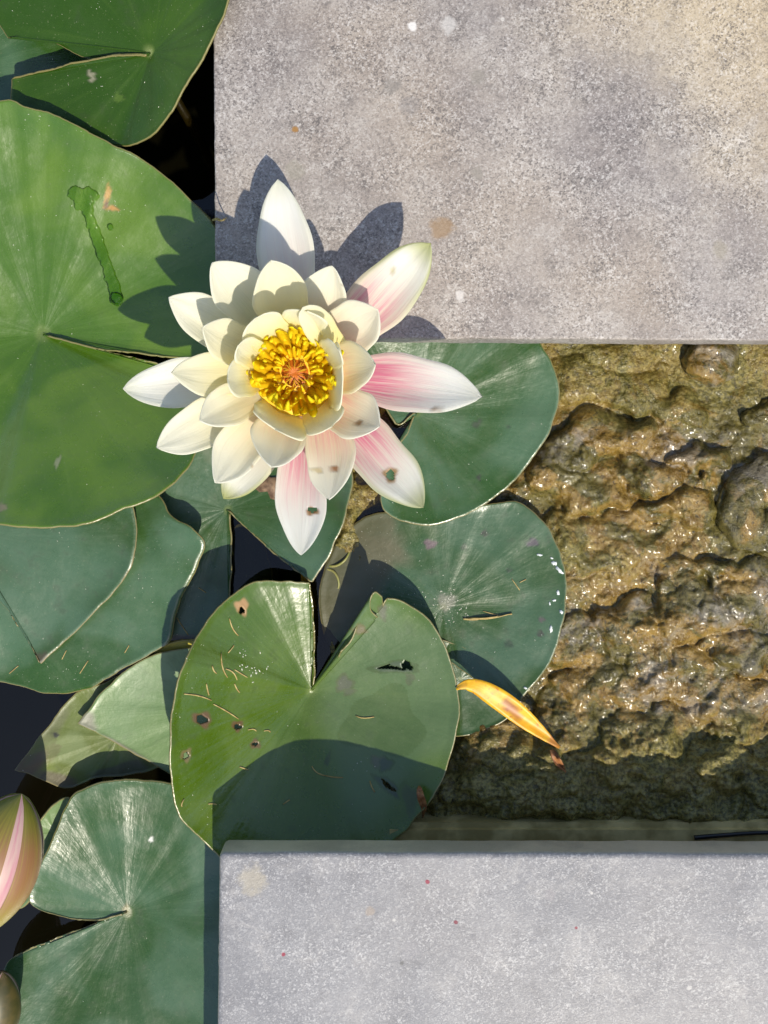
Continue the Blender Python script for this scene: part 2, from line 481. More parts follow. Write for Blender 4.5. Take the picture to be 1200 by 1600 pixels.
for k in range(64):
    a = 2 * math.pi * k / 64
    V += [((R + .005) * math.cos(a), (R + .005) * math.sin(a), -.031), ((R + .005) * math.cos(a), (R + .005) * math.sin(a), FLOOR - .01)]
Fc = [(2 * k, 2 * ((k + 1) % 64), 2 * ((k + 1) % 64) + 1, 2 * k + 1) for k in range(64)]
struct(obj('pond_wall', mesh_np('pond_wall', V, Fc, False), M['mud']))

# ledge below the bottom slab
q0 = unp(600, 1288, -.042); q1 = unp(1500, 1288, -.042)
tag(box('stone_ledge', q0[0], q1[0], q0[1] - .06, q0[1], FLOOR - .01, -.042, M['ledge']), 'narrow algae-stained stone ledge under the pale bluish slab', 'ledge')

# ------------------------------------------------------------------ rock
def nz(p, s, o=0.):
    return noise.noise(Vector((p[0] * s + o, p[1] * s - o, o)))
LUMPS = [  # px x, y, radius x, radius y, height in cm
    (915, 690, 62, 45, 1.1), (865, 745, 50, 40, .9), (985, 690, 38, 36, .9), (1015, 745, 60, 34, 1.0), (1095, 712, 48, 24, 1.1),
    (930, 770, 60, 40, .8), (1020, 800, 46, 26, .9), (1085, 790, 40, 34, .7), (880, 850, 62, 55, .8), (960, 860, 50, 50, .5),
    (1122, 880, 42, 18, .8), (1060, 905, 36, 40, .6), (1170, 930, 60, 55, 1.1), (1090, 960, 70, 50, 1.0), (1000, 990, 80, 55, .8),
    (900, 1010, 55, 50, .6), (1160, 1020, 60, 40, 1.0), (1060, 1050, 80, 50, .9), (940, 1080, 80, 55, .7), (1140, 1110, 70, 55, .9),
    (1020, 1140, 80, 50, .7), (880, 1130, 60, 50, .5), (780, 1170, 60, 40, .6), (860, 1200, 50, 36, .7), (950, 1205, 60, 40, .8), (1040, 1210, 50, 34, .7), (1120, 1200, 60, 40, .8), (1190, 1215, 50, 40, .7), (740, 1225, 50, 36, .6), (900, 1250, 60, 34, .7), (1090, 1255, 60, 32, .7),
    (800, 1245, 60, 36, .7), (1000, 1255, 60, 34, .6), (900, 600, 50, 36, .5), (985, 610, 60, 40, .5), (1060, 640, 50, 30, .5), (960, 555, 60, 26, .4), (560, 800, 50, 80, .2)]
def rock_height(X, Y, seedo=0.):
    """height in metres over photo-pixel grid"""
    base = np.full(X.shape, -.0675)
    base -= .0022 * ss(670, 590, Y)                         # the flat wet shelf by the upper slab
    base += .0165 * ss(1090, 1240, Y)                       # falls towards the lower slab
    base -= .0085 * ss(800, 640, X)                         # sinks under the pads
    h = base
    L = np.zeros_like(h)
    wx = np.empty_like(h); wy = np.empty_like(h); f1 = np.empty_like(h); f2 = np.empty_like(h); f3 = np.empty_like(h)
    it = np.nditer([X, Y], flags=['multi_index'])
    for a, b in it:
        i = it.multi_index
        u, v = float(a), float(b)
        wx[i] = noise.noise((u / 38., v / 38., 3.1)); wy[i] = noise.noise((u / 38., v / 38., 9.4))
        f1[i] = noise.fractal((u / 60., v / 60., 1.7), .9, 2.1, 5)
        d, _ = noise.voronoi((u / 62. + .75 * wx[i] + .3 * f1[i], v / 50. + .75 * wy[i] - .3 * f1[i], .3))
        f2[i] = min(1.0, d[0]) ** 1.5
        f3[i] = .5 - .5 * noise.fractal((u / 13., v / 13., 4.4), .8, 2.1, 3)
    U = X + 24 * wx + 14 * f1; W = Y + 24 * wy - 14 * f1
    for (cx, cy, rx, ry, hh) in LUMPS:
        d2 = ((U - cx) / rx) ** 2 + ((W - cy) / ry) ** 2
        L = np.maximum(L, hh * .0108 * np.sqrt(np.clip(1 - d2, 0, 1)))
    rough = .42 + .58 * ss(600, 700, Y)
    rough = rough * (1 + .35 * ss(1150, 1240, Y))
    h = h + L * .95 - .0012 + rough * (.0042 * f1 + .0058 * (.38 - np.clip(f2, 0, 1.3)) + .0020 * (.5 - np.clip(f3, -.5, 1.5)))
    return h
def rock_sheet():
    xs = np.arange(470, 1330, 2.3); ys = np.arange(430, 1378, 2.3)
    X, Y = np.meshgrid(xs, ys)
    Z = rock_height(X, Y)
    edge = np.minimum.reduce([ss(470, 520, X), ss(1330, 1270, X), ss(430, 480, Y), ss(1375, 1345, Y)])
    Z = np.where(edge < 1, Z * edge + (-.11) * (1 - edge), Z)
    V = unp(X.ravel(), Y.ravel(), Z.ravel())
    ny, nx = X.shape
    idx = np.arange(nx * ny).reshape(ny, nx)
    Fc = np.stack([idx[:-1, :-1], idx[1:, :-1], idx[1:, 1:], idx[:-1, 1:]], -1).reshape(-1, 4).tolist()
    # skirt down to the pond floor so that it is a solid block
    border = list(idx[0, :]) + list(idx[1:, -1]) + list(idx[-1, -2::-1]) + list(idx[-2:0:-1, 0])
    V = list(map(tuple, V)); b0 = len(V)
    for i in border: V.append((V[i][0], V[i][1], FLOOR))
    nb = len(border)
    for k in range(nb):
        j = (k + 1) % nb
        Fc.append((border[k], border[j], b0 + j, b0 + k))
    me = mesh_np('rock', V, Fc)
    mk = np.zeros((len(V), 4))
    Xr, Yr = X.ravel(), Y.ravel()
    al = np.maximum.reduce([ss(1110, 1210, Yr + .10 * (Xr - 900)) * 1.0, .75 * ss(680, 600, Yr), .45 * ss(1080, 1180, Xr) * ss(700, 620, Yr), .8 * ss(780, 640, Xr),
                            .62 * np.exp(-((Xr - 880) / 60) ** 2 - ((Yr - 850) / 80) ** 2), .5 * np.exp(-((Xr - 960) / 60) ** 2 - ((Yr - 880) / 40) ** 2), .45 * np.exp(-((Xr - 1010) / 120) ** 2 - ((Yr - 650) / 30) ** 2), .4 * np.exp(-((Xr - 1090) / 50) ** 2 - ((Yr - 830) / 40) ** 2)])
    mk[:len(Xr), 3] = al
    cattr(me, 'mark', mk)
    BVHS.append(BVHTree.FromPolygons(V, Fc))
    o = obj('rock', me, M['rock'])
    return tag(o, 'lumpy wet ochre tufa rock with olive algae between the two slabs', 'rock')
rock_sheet()

def chunk(cx, cy, rx, ry, z0, hgt, seed, label):
    n, m = 40, 22; V = []; Fc = []
    for j in range(m + 1):
        ph = math.pi / 2 * (1 - j / m * 1.25)
        for k in range(n):
            th = 2 * math.pi * k / n
            r = max(math.cos(ph), 0.0) ** .7 if ph > -1.2 else .8
            s = 1 + .22 * noise.noise((math.cos(th) * 1.3 + seed, math.sin(th) * 1.3, seed * .7)) + .10 * noise.noise((math.cos(th) * 4, math.sin(th) * 4, ph * 3 + seed))
            x = cx + rx * r * s * math.cos(th); y = cy + ry * r * s * math.sin(th)
            z = z0 + hgt * math.sin(ph) + .0035 * noise.fractal((x / 28., y / 28., seed), .9, 2.1, 4)
            V.append(tuple(unp(x, y, z)))
    for j in range(m):
        for k in range(n):
            k2 = (k + 1) % n
            Fc.append((j * n + k, (j + 1) * n + k, (j + 1) * n + k2, j * n + k2))
    Fc.append(tuple(range(n))); Fc.append(tuple(m * n + k for k in range(n))[::-1])
    me = mesh_np('rock', V, Fc)
    cattr(me, 'mark', np.zeros((len(V), 4)))
    BVHS.append(BVHTree.FromPolygons(V, Fc))
    return tag(obj('rock', me, M['rock']), label, 'rock')
chunk(1195, 795, 68, 82, -.0690, .0125, 2.2, 'rounded pale ochre rock standing above the lumpy tufa')
chunk(1112, 562, 44, 40, -.0730, .012, 5.7, 'small ochre rock poking out by the edge of the sunlit slab')
chunk(1205, 650, 46, 30, -.0740, .011, 8.1, 'low olive rock between the sunlit slab and the rounded rock')

# ------------------------------------------------------------------ leaves
def crom(P, closed, step=4.0):
    """Catmull-Rom through (x, y, z, corner) points"""
    P = [tuple(p) + (0,) * (4 - len(p)) for p in P]
    n = len(P); out = []
    segs = n if closed else n - 1
    A_ = np.array([p[:3] for p in P], float); cr = [p[3] for p in P]
    for i in range(segs):
        p1 = A_[i]; p2 = A_[(i + 1) % n]
        p0 = A_[i - 1] if (i > 0 or closed) and not cr[i] else p1 - (p2 - p1) * .5
        p3 = A_[(i + 2) % n] if (i + 2 < n or closed) and not cr[(i + 1) % n] else p2 + (p2 - p1) * .5
        L = np.linalg.norm((p2 - p1)[:2]); m = max(2, int(L / step))
        for k in range(m):
            t = k / m
            out.append(.5 * ((2 * p1) + (-p0 + p2) * t + (2 * p0 - 5 * p1 + 4 * p2 - p3) * t ** 2 + (-p0 + 3 * p1 - 3 * p2 + p3) * t ** 3))
    if not closed: out.append(A_[-1])
    return np.array(out)

def spots_to_mark(X, Y, spots):
    """spots: (x, y, rx, ry, angle, (r,g,b), alpha)"""
    mk = np.zeros((len(X), 4))
    for s in spots:
        x, y, rx, ry, an, colr, al = s
        ca, sa = math.cos(an), math.sin(an)
        u = ((X - x) * ca + (Y - y) * sa) / rx; v = (-(X - x) * sa + (Y - y) * ca) / ry
        th = np.arctan2(v, u)
        d = np.hypot(u, v) * (1 + .16 * np.sin(3 * th + x) + .10 * np.sin(5 * th + y))
        a = al * ss(1.25, .75, d)
        sel = a > 0
        k = a[:, None]
        mk[:, :3] = np.where(mk[:, 3:4] > 0, mk[:, :3] * (1 - k) + np.array(colr) * k, np.where(sel[:, None], np.array(colr), mk[:, :3]))
        mk[:, 3] = np.maximum(mk[:, 3], a)
    return mk

def lily_pad(label, cen, outline, mat, closed=False, p=1.3, amp=.12, seed=0., nr=34, spots=(), holes=(), petiole=True, group=None, step=4.0, lip=.05, folds=.07):
    """cen (x, y, z cm); outline points (x, y, z cm[, corner])"""
    O = crom(outline, closed, step)
    for q in range(len(O)):
        a_, b_ = O[q, 0], O[q, 1]
        O[q, 0] += 2.2 * noise.noise((a_ / 26., b_ / 26., seed)) + .7 * noise.noise((a_ / 7., b_ / 7., seed)); O[q, 1] += 2.2 * noise.noise((a_ / 26., b_ / 26., seed + 7)) + .7 * noise.noise((a_ / 7., b_ / 7., seed + 3))
    n = len(O); cx, cy, cz = cen
    rr = np.linspace(0, 1, nr + 1)[1:] ** .85
    rr = np.concatenate([rr, ])
    th = np.unwrap(np.arctan2(O[:, 1] - cy, O[:, 0] - cx))
    Rd = np.hypot(O[:, 1] - cy, O[:, 0] - cx)
    Xg = cx + rr[:, None] * (O[:, 0] - cx)[None]; Yg = cy + rr[:, None] * (O[:, 1] - cy)[None]
    Zg = cz + (O[:, 2] - cz)[None] * rr[:, None] ** p
    und = (1.9 * np.sin(Xg / 76. + seed * 3.1) * np.cos(Yg / 88. - seed * 1.7) + .5 * np.sin((Xg + Yg) / 33. + seed * 5) + .35 * np.sin((Xg - 1.4 * Yg) / 27. + seed * 7))
    Zg = Zg + amp * und * rr[:, None]
    fold = folds * (np.sin(th * 7 + seed) + .7 * np.sin(th * 12.3 + 2 * seed) + .4 * np.sin(th * 23.1 + seed))[None] * (rr ** 1.6 * (1.2 - rr))[:, None]
    Zg = Zg + fold + lip * ss(.94, 1.0, rr)[:, None]
    X = np.concatenate([[cx], Xg.ravel()]); Y = np.concatenate([[cy], Yg.ravel()]); Z = np.concatenate([[cz], Zg.ravel()]) / 100.
    V = unp(X, Y, Z)
    idx = 1 + np.arange(nr * n).reshape(nr, n)
    m = n if closed else n - 1
    Fc = []
    hx = [(h[0], h[1], h[2], h[3], h[4] if len(h) > 4 else 0.) for h in holes]
    def inhole(ids):
        x = float(np.mean(X[list(ids)])); y = float(np.mean(Y[list(ids)]))
        for (a, b, ra, rb, an) in hx:
            ca, sa = math.cos(an), math.sin(an)
            u = ((x - a) * ca + (y - b) * sa) / ra; v = (-(x - a) * sa + (y - b) * ca) / rb
            if u * u + v * v < 1 + .3 * math.sin(3 * math.atan2(v, u) + a): return True
        return False
    for k in range(m):
        k2 = (k + 1) % n
        Fc.append((0, idx[0, k2], idx[0, k]))
        for j in range(nr - 1):
            f = (idx[j, k], idx[j, k2], idx[j + 1, k2], idx[j + 1, k])
            if hx and inhole(f): continue
            Fc.append(f)
    Fc = [tuple(int(i) for i in f) for f in Fc]
    # faces upwards
    fq = np.array([f[:3] for f in Fc]); nz_ = np.cross(V[fq[:, 1]] - V[fq[:, 0]], V[fq[:, 2]] - V[fq[:, 0]])[:, 2].sum()
    if nz_ < 0: Fc = [f[::-1] for f in Fc]
    basep = unp(cx, cy, cz / 100.)
    root = thing('lily_pad', label, 'lily pad', tuple(basep), group)
    me = mesh_np('blade', local(V, root), Fc)
    TH = np.concatenate([[0], np.broadcast_to(th, (nr, n)).ravel()]); RR = np.concatenate([[0], np.repeat(rr, n)])
    ED = np.concatenate([[9], ((1 - rr)[:, None] * Rd[None]).ravel() / 100.])
    attr(me, 'polar', np.stack([np.cos(TH), np.sin(TH), RR], -1))
    attr(me, 'aux', np.stack([TH, ED, np.full_like(TH, seed)], -1))
    cattr(me, 'mark', spots_to_mark(X, Y, spots))
    solid(obj('blade', me, M[mat], root), .0009)
    BVHS.append(BVHTree.FromPolygons([tuple(v) for v in V], Fc))
    if petiole:
        b = Vector(basep); pts = []
        dx, dy = random.uniform(-.05, .05), random.uniform(-.05, .05)
        for i in range(9):
            t = i / 8
            pts.append((dx * t * t, dy * t * t, -.0012 + (FLOOR - b.z) * t))
        Vt, Ft = tube(pts, [.0026 + .0006 * (i == 0) for i in range(9)])
        obj('petiole', mesh_np('petiole', Vt, Ft), M['stem'], root)
    return root

BR = (.13, .06, .025); TAN = (.33, .20, .08); PUR = (.13, .07, .10); DK = (.02, .02, .015); YEL = (.42, .36, .06); ALG = (.10, .085, .035)

# submerged and lowest first
lily_pad('small dark mottled sunken lily pad in the water beside the heart-shaped pad', (385, 900, -8.3),
         [(372, 820, -8.1), (410, 850, -8.2), (425, 900, -8.4), (420, 950, -8.5), (380, 970, -8.5), (350, 940, -8.4), (352, 870, -8.2)], 'leaf_sunk', True, seed=1.2, amp=.1)
lily_pad('dull blue-green lily pad seen through the notch of the dark pad over the slab', (-60, 110, -5.8),
         [(-55, 40, -5.3), (10, 40, -5.2), (80, 45, -5.1), (150, 80, -5.2), (160, 130, -5.4), (90, 190, -5.6), (-40, 230, -5.8), (-150, 190, -5.8), (-170, 90, -5.6)], 'leaf_blue', True, seed=2.2)
lily_pad('dark green lily pad notched towards the water and overlapping the sunlit slab', (236, 84, -1.5),
         [(228, 85, -1.4), (180, 86, -1.7), (139, 92, -2.6, 1), (105, 77, -2.8), (60, 58, -3.0), (12, 60, -3.1, 1), (-5, 30, -3.0), (-40, -70, -2.4), (10, -190, -1.2), (130, -250, -.2), (260, -230, .8), (345, -140, 1.3),
          (366, -50, 1.2), (357, 0, 1.0), (341, 40, .75), (318, 88, .4), (290, 132, -.1), (264, 178, -.6), (240, 209, -1.2), (205, 226, -2.0), (180, 228, -2.6), (120, 222, -3.1), (60, 195, -3.4), (17, 158, -3.4, 1), (18, 125, -3.3, 1), (60, 114, -2.8), (140, 95, -2.0), (185, 88, -1.7), (229, 87, -1.4)],
         'leaf_dark', p=1.05, seed=3.3, amp=.05,
         spots=[(142, 118, 5, 11, -.5, (.30, .28, .20), .8), (186, 153, 8, 7, 0, (.09, .16, .02), .6)])
lily_pad('yellowing strip of a lily pad edge peeping out beside the pale pad', (310, 1020, -6.95),
         [(240, 1022, -6.9), (270, 1004, -6.8), (310, 1000, -6.8), (350, 1010, -6.9), (340, 1040, -7.0), (290, 1045, -7.05)], 'leaf_yellow', True, seed=4.1, amp=.03, nr=14)
lily_pad('ageing yellow-green lily pad with a purple tip floating on open water', (185, 1150, -7.35),
         [(300, 1080, -7.3), (220, 1050, -7.3), (160, 1068, -7.2), (115, 1085, -7.2), (75, 1135, -7.25), (40, 1180, -7.2), (22, 1203, -7.1, 1), (60, 1216, -7.3), (105, 1232, -7.4), (150, 1216, -7.3), (200, 1212, -7.2), (245, 1200, -7.3), (310, 1160, -7.4)],
         'leaf_olive', True, seed=4.6, amp=.05,
         spots=[(30, 1200, 46, 24, -.4, (.14, .07, .07), .75), (85, 1222, 50, 14, .2, (.12, .07, .08), .6), (75, 1140, 16, 52, .55, (.10, .10, .05), .5), (87, 1149, 5, 5, 0, (.01, .012, .015), .95), (110, 1175, 40, 24, .3, (.22, .28, .12), .5), (190, 1205, 50, 12, -.15, (.09, .07, .07), .6)])
lily_pad('pale mint lily pad tucked under the left edge of the heart-shaped pad', (330, 1110, -6.9),
         [(345, 1010, -6.6), (300, 1012, -6.55), (245, 1022, -6.5), (200, 1046, -6.5), (160, 1082, -6.6), (121, 1130, -6.7, 1), (170, 1156, -6.8), (240, 1194, -6.9), (290, 1215, -6.9), (370, 1200, -6.9), (420, 1130, -6.9), (400, 1050, -6.8)],
         'leaf_pale', True, seed=5.5, amp=.07,
         spots=[(128, 1130, 26, 16, .4, (.30, .22, .24), .5), (205, 1178, 70, 6, .5, (.24, .17, .16), .55), (243, 1203, 14, 6, .5, (.12, .04, .03), .8)])
lily_pad('grey-green lily pad under the flower with its notch pointing at the heart-shaped pad', (354, 796, -7.0),
         [(358, 803, -6.95), (360, 850, -6.8), (358, 920, -6.8), (350, 985, -6.85), (300, 1003, -6.9), (264, 1001, -6.9), (262, 950, -6.9), (250, 870, -6.9), (240, 800, -6.9), (262, 730, -6.8), (300, 680, -6.6), (370, 640, -6.4), (450, 635, -6.2), (520, 660, -6.0), (550, 735, -5.7), (541, 800, -5.6), (515, 868, -5.7), (488, 909, -6.0, 1), (440, 872, -6.5), (385, 822, -6.9), (358, 798, -6.95)],
         'leaf_teal', seed=6.1, amp=.06,
         spots=[(300, 1000, 50, 7, 0, (.10, .05, .06), .7), (345, 715, 30, 14, .2, (.16, .20, .13), .5)])
# big left neighbours
lily_pad('broad blue-green lily pad with a wavy rim lying under the folded pointed pad', (-30, 880, -6.9),
         [(-80, 720, -6.5), (60, 700, -6.4), (180, 730, -6.1), (245, 772, -5.6), (268, 806, -5.2), (300, 826, -4.9), (320, 850, -4.9), (309, 885, -5.2), (286, 930, -5.7), (272, 972, -6.1), (264, 1002, -6.3), (240, 1020, -6.4), (190, 1046, -6.5), (140, 1076, -6.7), (80, 1084, -6.9), (30, 1072, -7.0), (-60, 1050, -7.1), (-190, 980, -7.0), (-230, 860, -6.9), (-180, 770, -6.6)],
         'leaf_blue', True, seed=7.3, amp=.13, p=1.6)
lily_pad('dark bluish lily pad lobe with a sharp point lying on the broad blue-green pad', (-60, 830, -6.0),
         [(-40, 700, -5.4), (80, 720, -5.4), (170, 755, -5.3), (206, 790, -5.0), (213, 848, -5.0), (196, 900, -5.3), (150, 955, -5.7), (100, 1004, -6.0), (63, 1038, -6.1, 1), (38, 990, -6.1), (-10, 935, -6.2), (-90, 920, -6.3), (-200, 880, -6.2), (-200, 760, -5.8)],
         'leaf_teal', True, seed=8.4, amp=.15, p=1.5,
         spots=[(63, 1034, 12, 16, 0, (.07, .05, .03), .8), (205, 900, 22, 8, -1.0, (.14, .12, .07), .5)])
lily_pad('large bright glossy lily pad with wet patch, under the flower', (67, 522, -5.6),
         [(76, 524, -5.5), (140, 541, -5.0), (215, 551, -4.6), (290, 558, -4.3), (345, 548, -4.0), (372, 480, -3.6), (362, 400, -3.3), (333, 350, -3.0), (312, 326, -2.8), (270, 285, -2.5), (225, 250, -2.2), (180, 228, -1.9), (125, 198, -1.6), (80, 178, -1.5), (40, 166, -1.5), (0, 158, -1.6), (-110, 190, -2.2), (-190, 300, -3.2), (-225, 470, -4.4), (-215, 640, -4.4), (-150, 760, -3.4), (-60, 812, -2.7), (0, 820, -1.5), (60, 824, -1.2), (130, 819, -1.2), (190, 796, -1.5), (246, 774, -2.0), (290, 735, -3.0), (312, 695, -3.7), (330, 640, -4.8), (322, 598, -5.2), (250, 572, -5.4), (150, 546, -5.55), (76, 526, -5.6)],
         'leaf_bright', p=1.15, seed=9.2, amp=.08, nr=60, folds=.14,
         spots=[(168, 303, 5, 14, .2, (.42, .22, .03), .9), (174, 325, 13, 4, .2, (.42, .20, .03), .9), (166, 320, 4, 8, 0, BR, .9), (4, 793, 7, 6, 0, (.25, .2, .13), .8), (90, 722, 4, 10, .4, (.3, .3, .2), .6)])
# by the rock
lily_pad('bluish lily pad lobe under the yellow fallen leaf', (720, 1060, -6.5),
         [(640, 1000, -6.6), (720, 1010, -6.4), (790, 1060, -6.3), (812, 1100, -6.3), (790, 1125, -6.3), (750, 1143, -6.35), (715, 1150, -6.4), (660, 1140, -6.6), (620, 1070, -6.7)], 'leaf_teal', True, seed=10.1, amp=.05)
lily_pad('round blue-green lily pad speckled with white flakes, sunk on one side, against the rock', (692, 948, -6.5),
         [(706, 1037, -6.2, 1), (760, 1072, -5.9), (814, 1094, -5.7, 1), (856, 1040, -5.7), (876, 988, -5.7), (885, 930, -5.7), (880, 880, -5.7), (860, 830, -5.8), (830, 796, -5.9), (795, 783, -6.0), (735, 795, -6.2), (650, 815, -6.5), (597, 800, -6.9), (545, 825, -7.4), (510, 880, -7.6), (498, 950, -7.7), (520, 1020, -7.6), (580, 1060, -7.3), (650, 1065, -6.6)],
         'leaf_teal', True, seed=11.7, amp=.08, nr=44,
         spots=[(540, 900, 62, 110, .3, ALG, .8), (575, 840, 60, 42, .4, (.12, .10, .05), .7), (672, 850, 10, 7, .2, PUR, .8), (757, 833, 5, 5, 0, DK, .8), (832, 848, 10, 6, -.2, (.05, .03, .06), .85), (845, 990, 5, 5, 0, DK, .85), (847, 968, 6, 4, 0, PUR, .6), (795, 1006, 7, 6, 0, DK, .5), (698, 940, 14, 12, .3, (.34, .28, .26), .35), (725, 855, 5, 5, 0, DK, .5), (795, 891, 4, 4, 0, DK, .6)])
lily_pad('large green lily pad sliding under the sunlit slab beside the rock', (651, 646, -5.6),
         [(648, 652, -5.5), (634, 682, -5.4), (612, 712, -5.2), (598, 755, -5.0), (597, 790, -4.9), (610, 806, -4.9), (650, 819, -4.9), (690, 818, -4.95), (742, 797, -5.0), (790, 764, -5.0), (830, 720, -4.9), (860, 670, -4.8), (874, 620, -4.7), (868, 580, -4.6), (845, 533, -4.5), (810, 470, -4.4), (720, 430, -4.3), (630, 440, -4.3), (575, 500, -4.5), (575, 570, -4.8), (600, 630, -5.2), (613, 651, -5.3), (622, 662, -5.35), (648, 644, -5.5)],
         'leaf_blue', seed=12.5, amp=.06,
         spots=[(748, 746, 4, 4, 0, DK, .8), (745, 662, 4, 8, .8, DK, .6), (700, 840, 5, 5, 0, DK, .6), (795, 668, 3, 3, 0, DK, .5)])
lily_pad('two-lobed green lily pad running under the pale bluish slab beside the flower bud', (199, 1424, -6.9),
         [(192, 1426, -6.85), (150, 1437, -6.7), (95, 1431, -6.6), (48, 1413, -6.5), (54, 1372, -6.3), (76, 1325, -6.1), (102, 1262, -5.9), (118, 1238, -5.8), (160, 1222, -5.7), (205, 1218, -5.7), (270, 1226, -5.8), (340, 1255, -5.8), (410, 1330, -5.6), (435, 1440, -5.4), (415, 1580, -5.2), (340, 1700, -5.2), (220, 1735, -5.2), (90, 1690, -5.4), (20, 1610, -5.6), (4, 1545, -5.9), (12, 1504, -6.1), (60, 1480, -6.4), (130, 1452, -6.7), (192, 1429, -6.85)],
         'leaf_blue', seed=13.4, amp=.08, nr=44, spots=[(236, 1312, 3.5, 5, .5, (.8, .82, .75), .95), (197, 1420, 6, 8, 0, (.25, .20, .08), .6)])
lily_pad('pale upturned rim of a lily pad curling beside the flower bud', (86, 1300, -7.0),
         [(108, 1248, -6.3), (98, 1290, -6.3), (78, 1340, -6.5), (60, 1385, -6.8), (30, 1420, -7.1), (20, 1380, -7.1), (45, 1310, -6.9), (80, 1262, -6.5)], 'leaf_pale', True, seed=14.2, amp=.02, nr=12)
# the heart-shaped pad in front
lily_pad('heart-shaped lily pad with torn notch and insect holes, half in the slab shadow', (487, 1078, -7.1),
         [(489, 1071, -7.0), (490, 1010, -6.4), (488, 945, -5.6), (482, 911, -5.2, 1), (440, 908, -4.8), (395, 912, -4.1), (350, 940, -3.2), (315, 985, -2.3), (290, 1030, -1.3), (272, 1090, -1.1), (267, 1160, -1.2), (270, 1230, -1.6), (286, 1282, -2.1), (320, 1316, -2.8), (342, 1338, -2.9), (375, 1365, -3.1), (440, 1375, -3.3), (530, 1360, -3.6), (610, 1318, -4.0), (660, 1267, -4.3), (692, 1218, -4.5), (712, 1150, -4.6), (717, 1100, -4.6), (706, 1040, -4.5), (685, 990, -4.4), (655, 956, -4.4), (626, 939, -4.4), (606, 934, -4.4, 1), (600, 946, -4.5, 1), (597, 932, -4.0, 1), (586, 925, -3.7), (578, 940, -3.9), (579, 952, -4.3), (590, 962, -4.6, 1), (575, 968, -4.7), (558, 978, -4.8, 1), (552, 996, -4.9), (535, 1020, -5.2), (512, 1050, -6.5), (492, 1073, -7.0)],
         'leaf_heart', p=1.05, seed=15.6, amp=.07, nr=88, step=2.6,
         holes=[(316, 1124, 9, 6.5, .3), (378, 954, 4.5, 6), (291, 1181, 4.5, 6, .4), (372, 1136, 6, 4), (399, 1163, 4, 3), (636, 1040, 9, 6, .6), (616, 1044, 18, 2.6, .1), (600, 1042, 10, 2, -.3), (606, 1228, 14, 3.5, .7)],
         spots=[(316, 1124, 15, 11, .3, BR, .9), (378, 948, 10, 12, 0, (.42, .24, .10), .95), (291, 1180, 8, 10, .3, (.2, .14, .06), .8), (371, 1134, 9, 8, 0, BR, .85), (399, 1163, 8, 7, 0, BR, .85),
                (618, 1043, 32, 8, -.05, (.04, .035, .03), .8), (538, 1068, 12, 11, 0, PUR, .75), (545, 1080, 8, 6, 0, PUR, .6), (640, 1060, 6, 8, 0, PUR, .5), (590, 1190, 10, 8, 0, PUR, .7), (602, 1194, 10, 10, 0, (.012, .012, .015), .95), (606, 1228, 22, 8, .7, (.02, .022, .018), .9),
                (512, 1187, 4, 11, .3, (.04, .06, .02), .7), (598, 955, 6, 12, 0, (.12, .06, .09), .7), (562, 982, 9, 7, 0, (.22, .10, .07), .8), (640, 1250, 10, 26, -.2, (.04, .05, .02), .5), (600, 1130, 50, 40, .2, (.05, .09, .035), .25), (615, 1090, 120, 150, .2, (.13, .20, .115), .45)])  # last spot paints a pale bluish sky sheen on the right lobe

# water drop trail on the bright pad
def dense(b):
    out = []
    for p, q in zip(b[:-1], b[1:]):
        for i in range(6): out.append(tuple(p[k] + (q[k] - p[k]) * i / 6 for k in range(3)))
    return out + [b[-1]]
def film(name, label, blobs, lift, mat, cat, group=None):
    """smooth wet film: union of circles along a path, domed over the surface below"""
    xs = [b[0] for b in blobs]; ys = [b[1] for b in blobs]; rm = max(b[2] for b in blobs)
    s = 1.3
    X, Y = np.meshgrid(np.arange(min(xs) - rm - 4, max(xs) + rm + 4, s), np.arange(min(ys) - rm - 4, max(ys) + rm + 4, s))
    D = np.full(X.shape, -9.)
    for (x, y, r) in blobs:
        D = np.maximum(D, r - np.hypot(X - x, Y - y) + 0 * X)
    D = D + np.array([[2.6 * noise.noise((a / 9., b / 9., 2.)) + 1.2 * noise.noise((a / 4., b / 4., 5.)) for a, b in zip(ra, rb)] for ra, rb in zip(X, Y)])
    V = []; ids = {}; Fc = []
    ny, nx = X.shape
    for j in range(ny):
        for i in range(nx):
            if D[j, i] > -2.0:
                q, nn = hit(float(X[j, i]), float(Y[j, i]))
                h = lift * math.sqrt(max(0, 1 - (1 - min(max(D[j, i], 0) / 8., 1)) ** 2)) + min(0, D[j, i]) * .0003
                ids[(j, i)] = len(V); V.append(tuple(q + Vector((0, 0, h + .00005))))
    for j in range(ny - 1):
        for i in range(nx - 1):
            k = [(j, i), (j + 1, i), (j + 1, i + 1), (j, i + 1)]
            if all(t in ids for t in k): Fc.append(tuple(ids[t] for t in k))
    return tag(obj(name, mesh_np(name, V, Fc), mat), label, cat, group)
film('water_trail', 'clear trickle of water running down the bright glossy lily pad',
     [(118, 302, 12), (124, 318, 10), (136, 302, 11), (150, 306, 6)] + dense([(132, 312, 14), (139, 338, 8), (146, 358, 9), (152, 375, 9), (158, 392, 9), (164, 408, 8.5), (170, 424, 9), (175, 440, 9), (180, 456, 10), (182, 467, 11)]), .0011, M['drop'], 'water')
film('water_drop', 'round clear drop at the lower end of the trickle on the bright pad', [(182, 466, 9)], .0026, M['drop'], 'water drop')
film('water_drop', 'tiny clear water drop beside the trickle on the bright pad', [(171, 355, 5)], .0012, M['drop'], 'water drop')

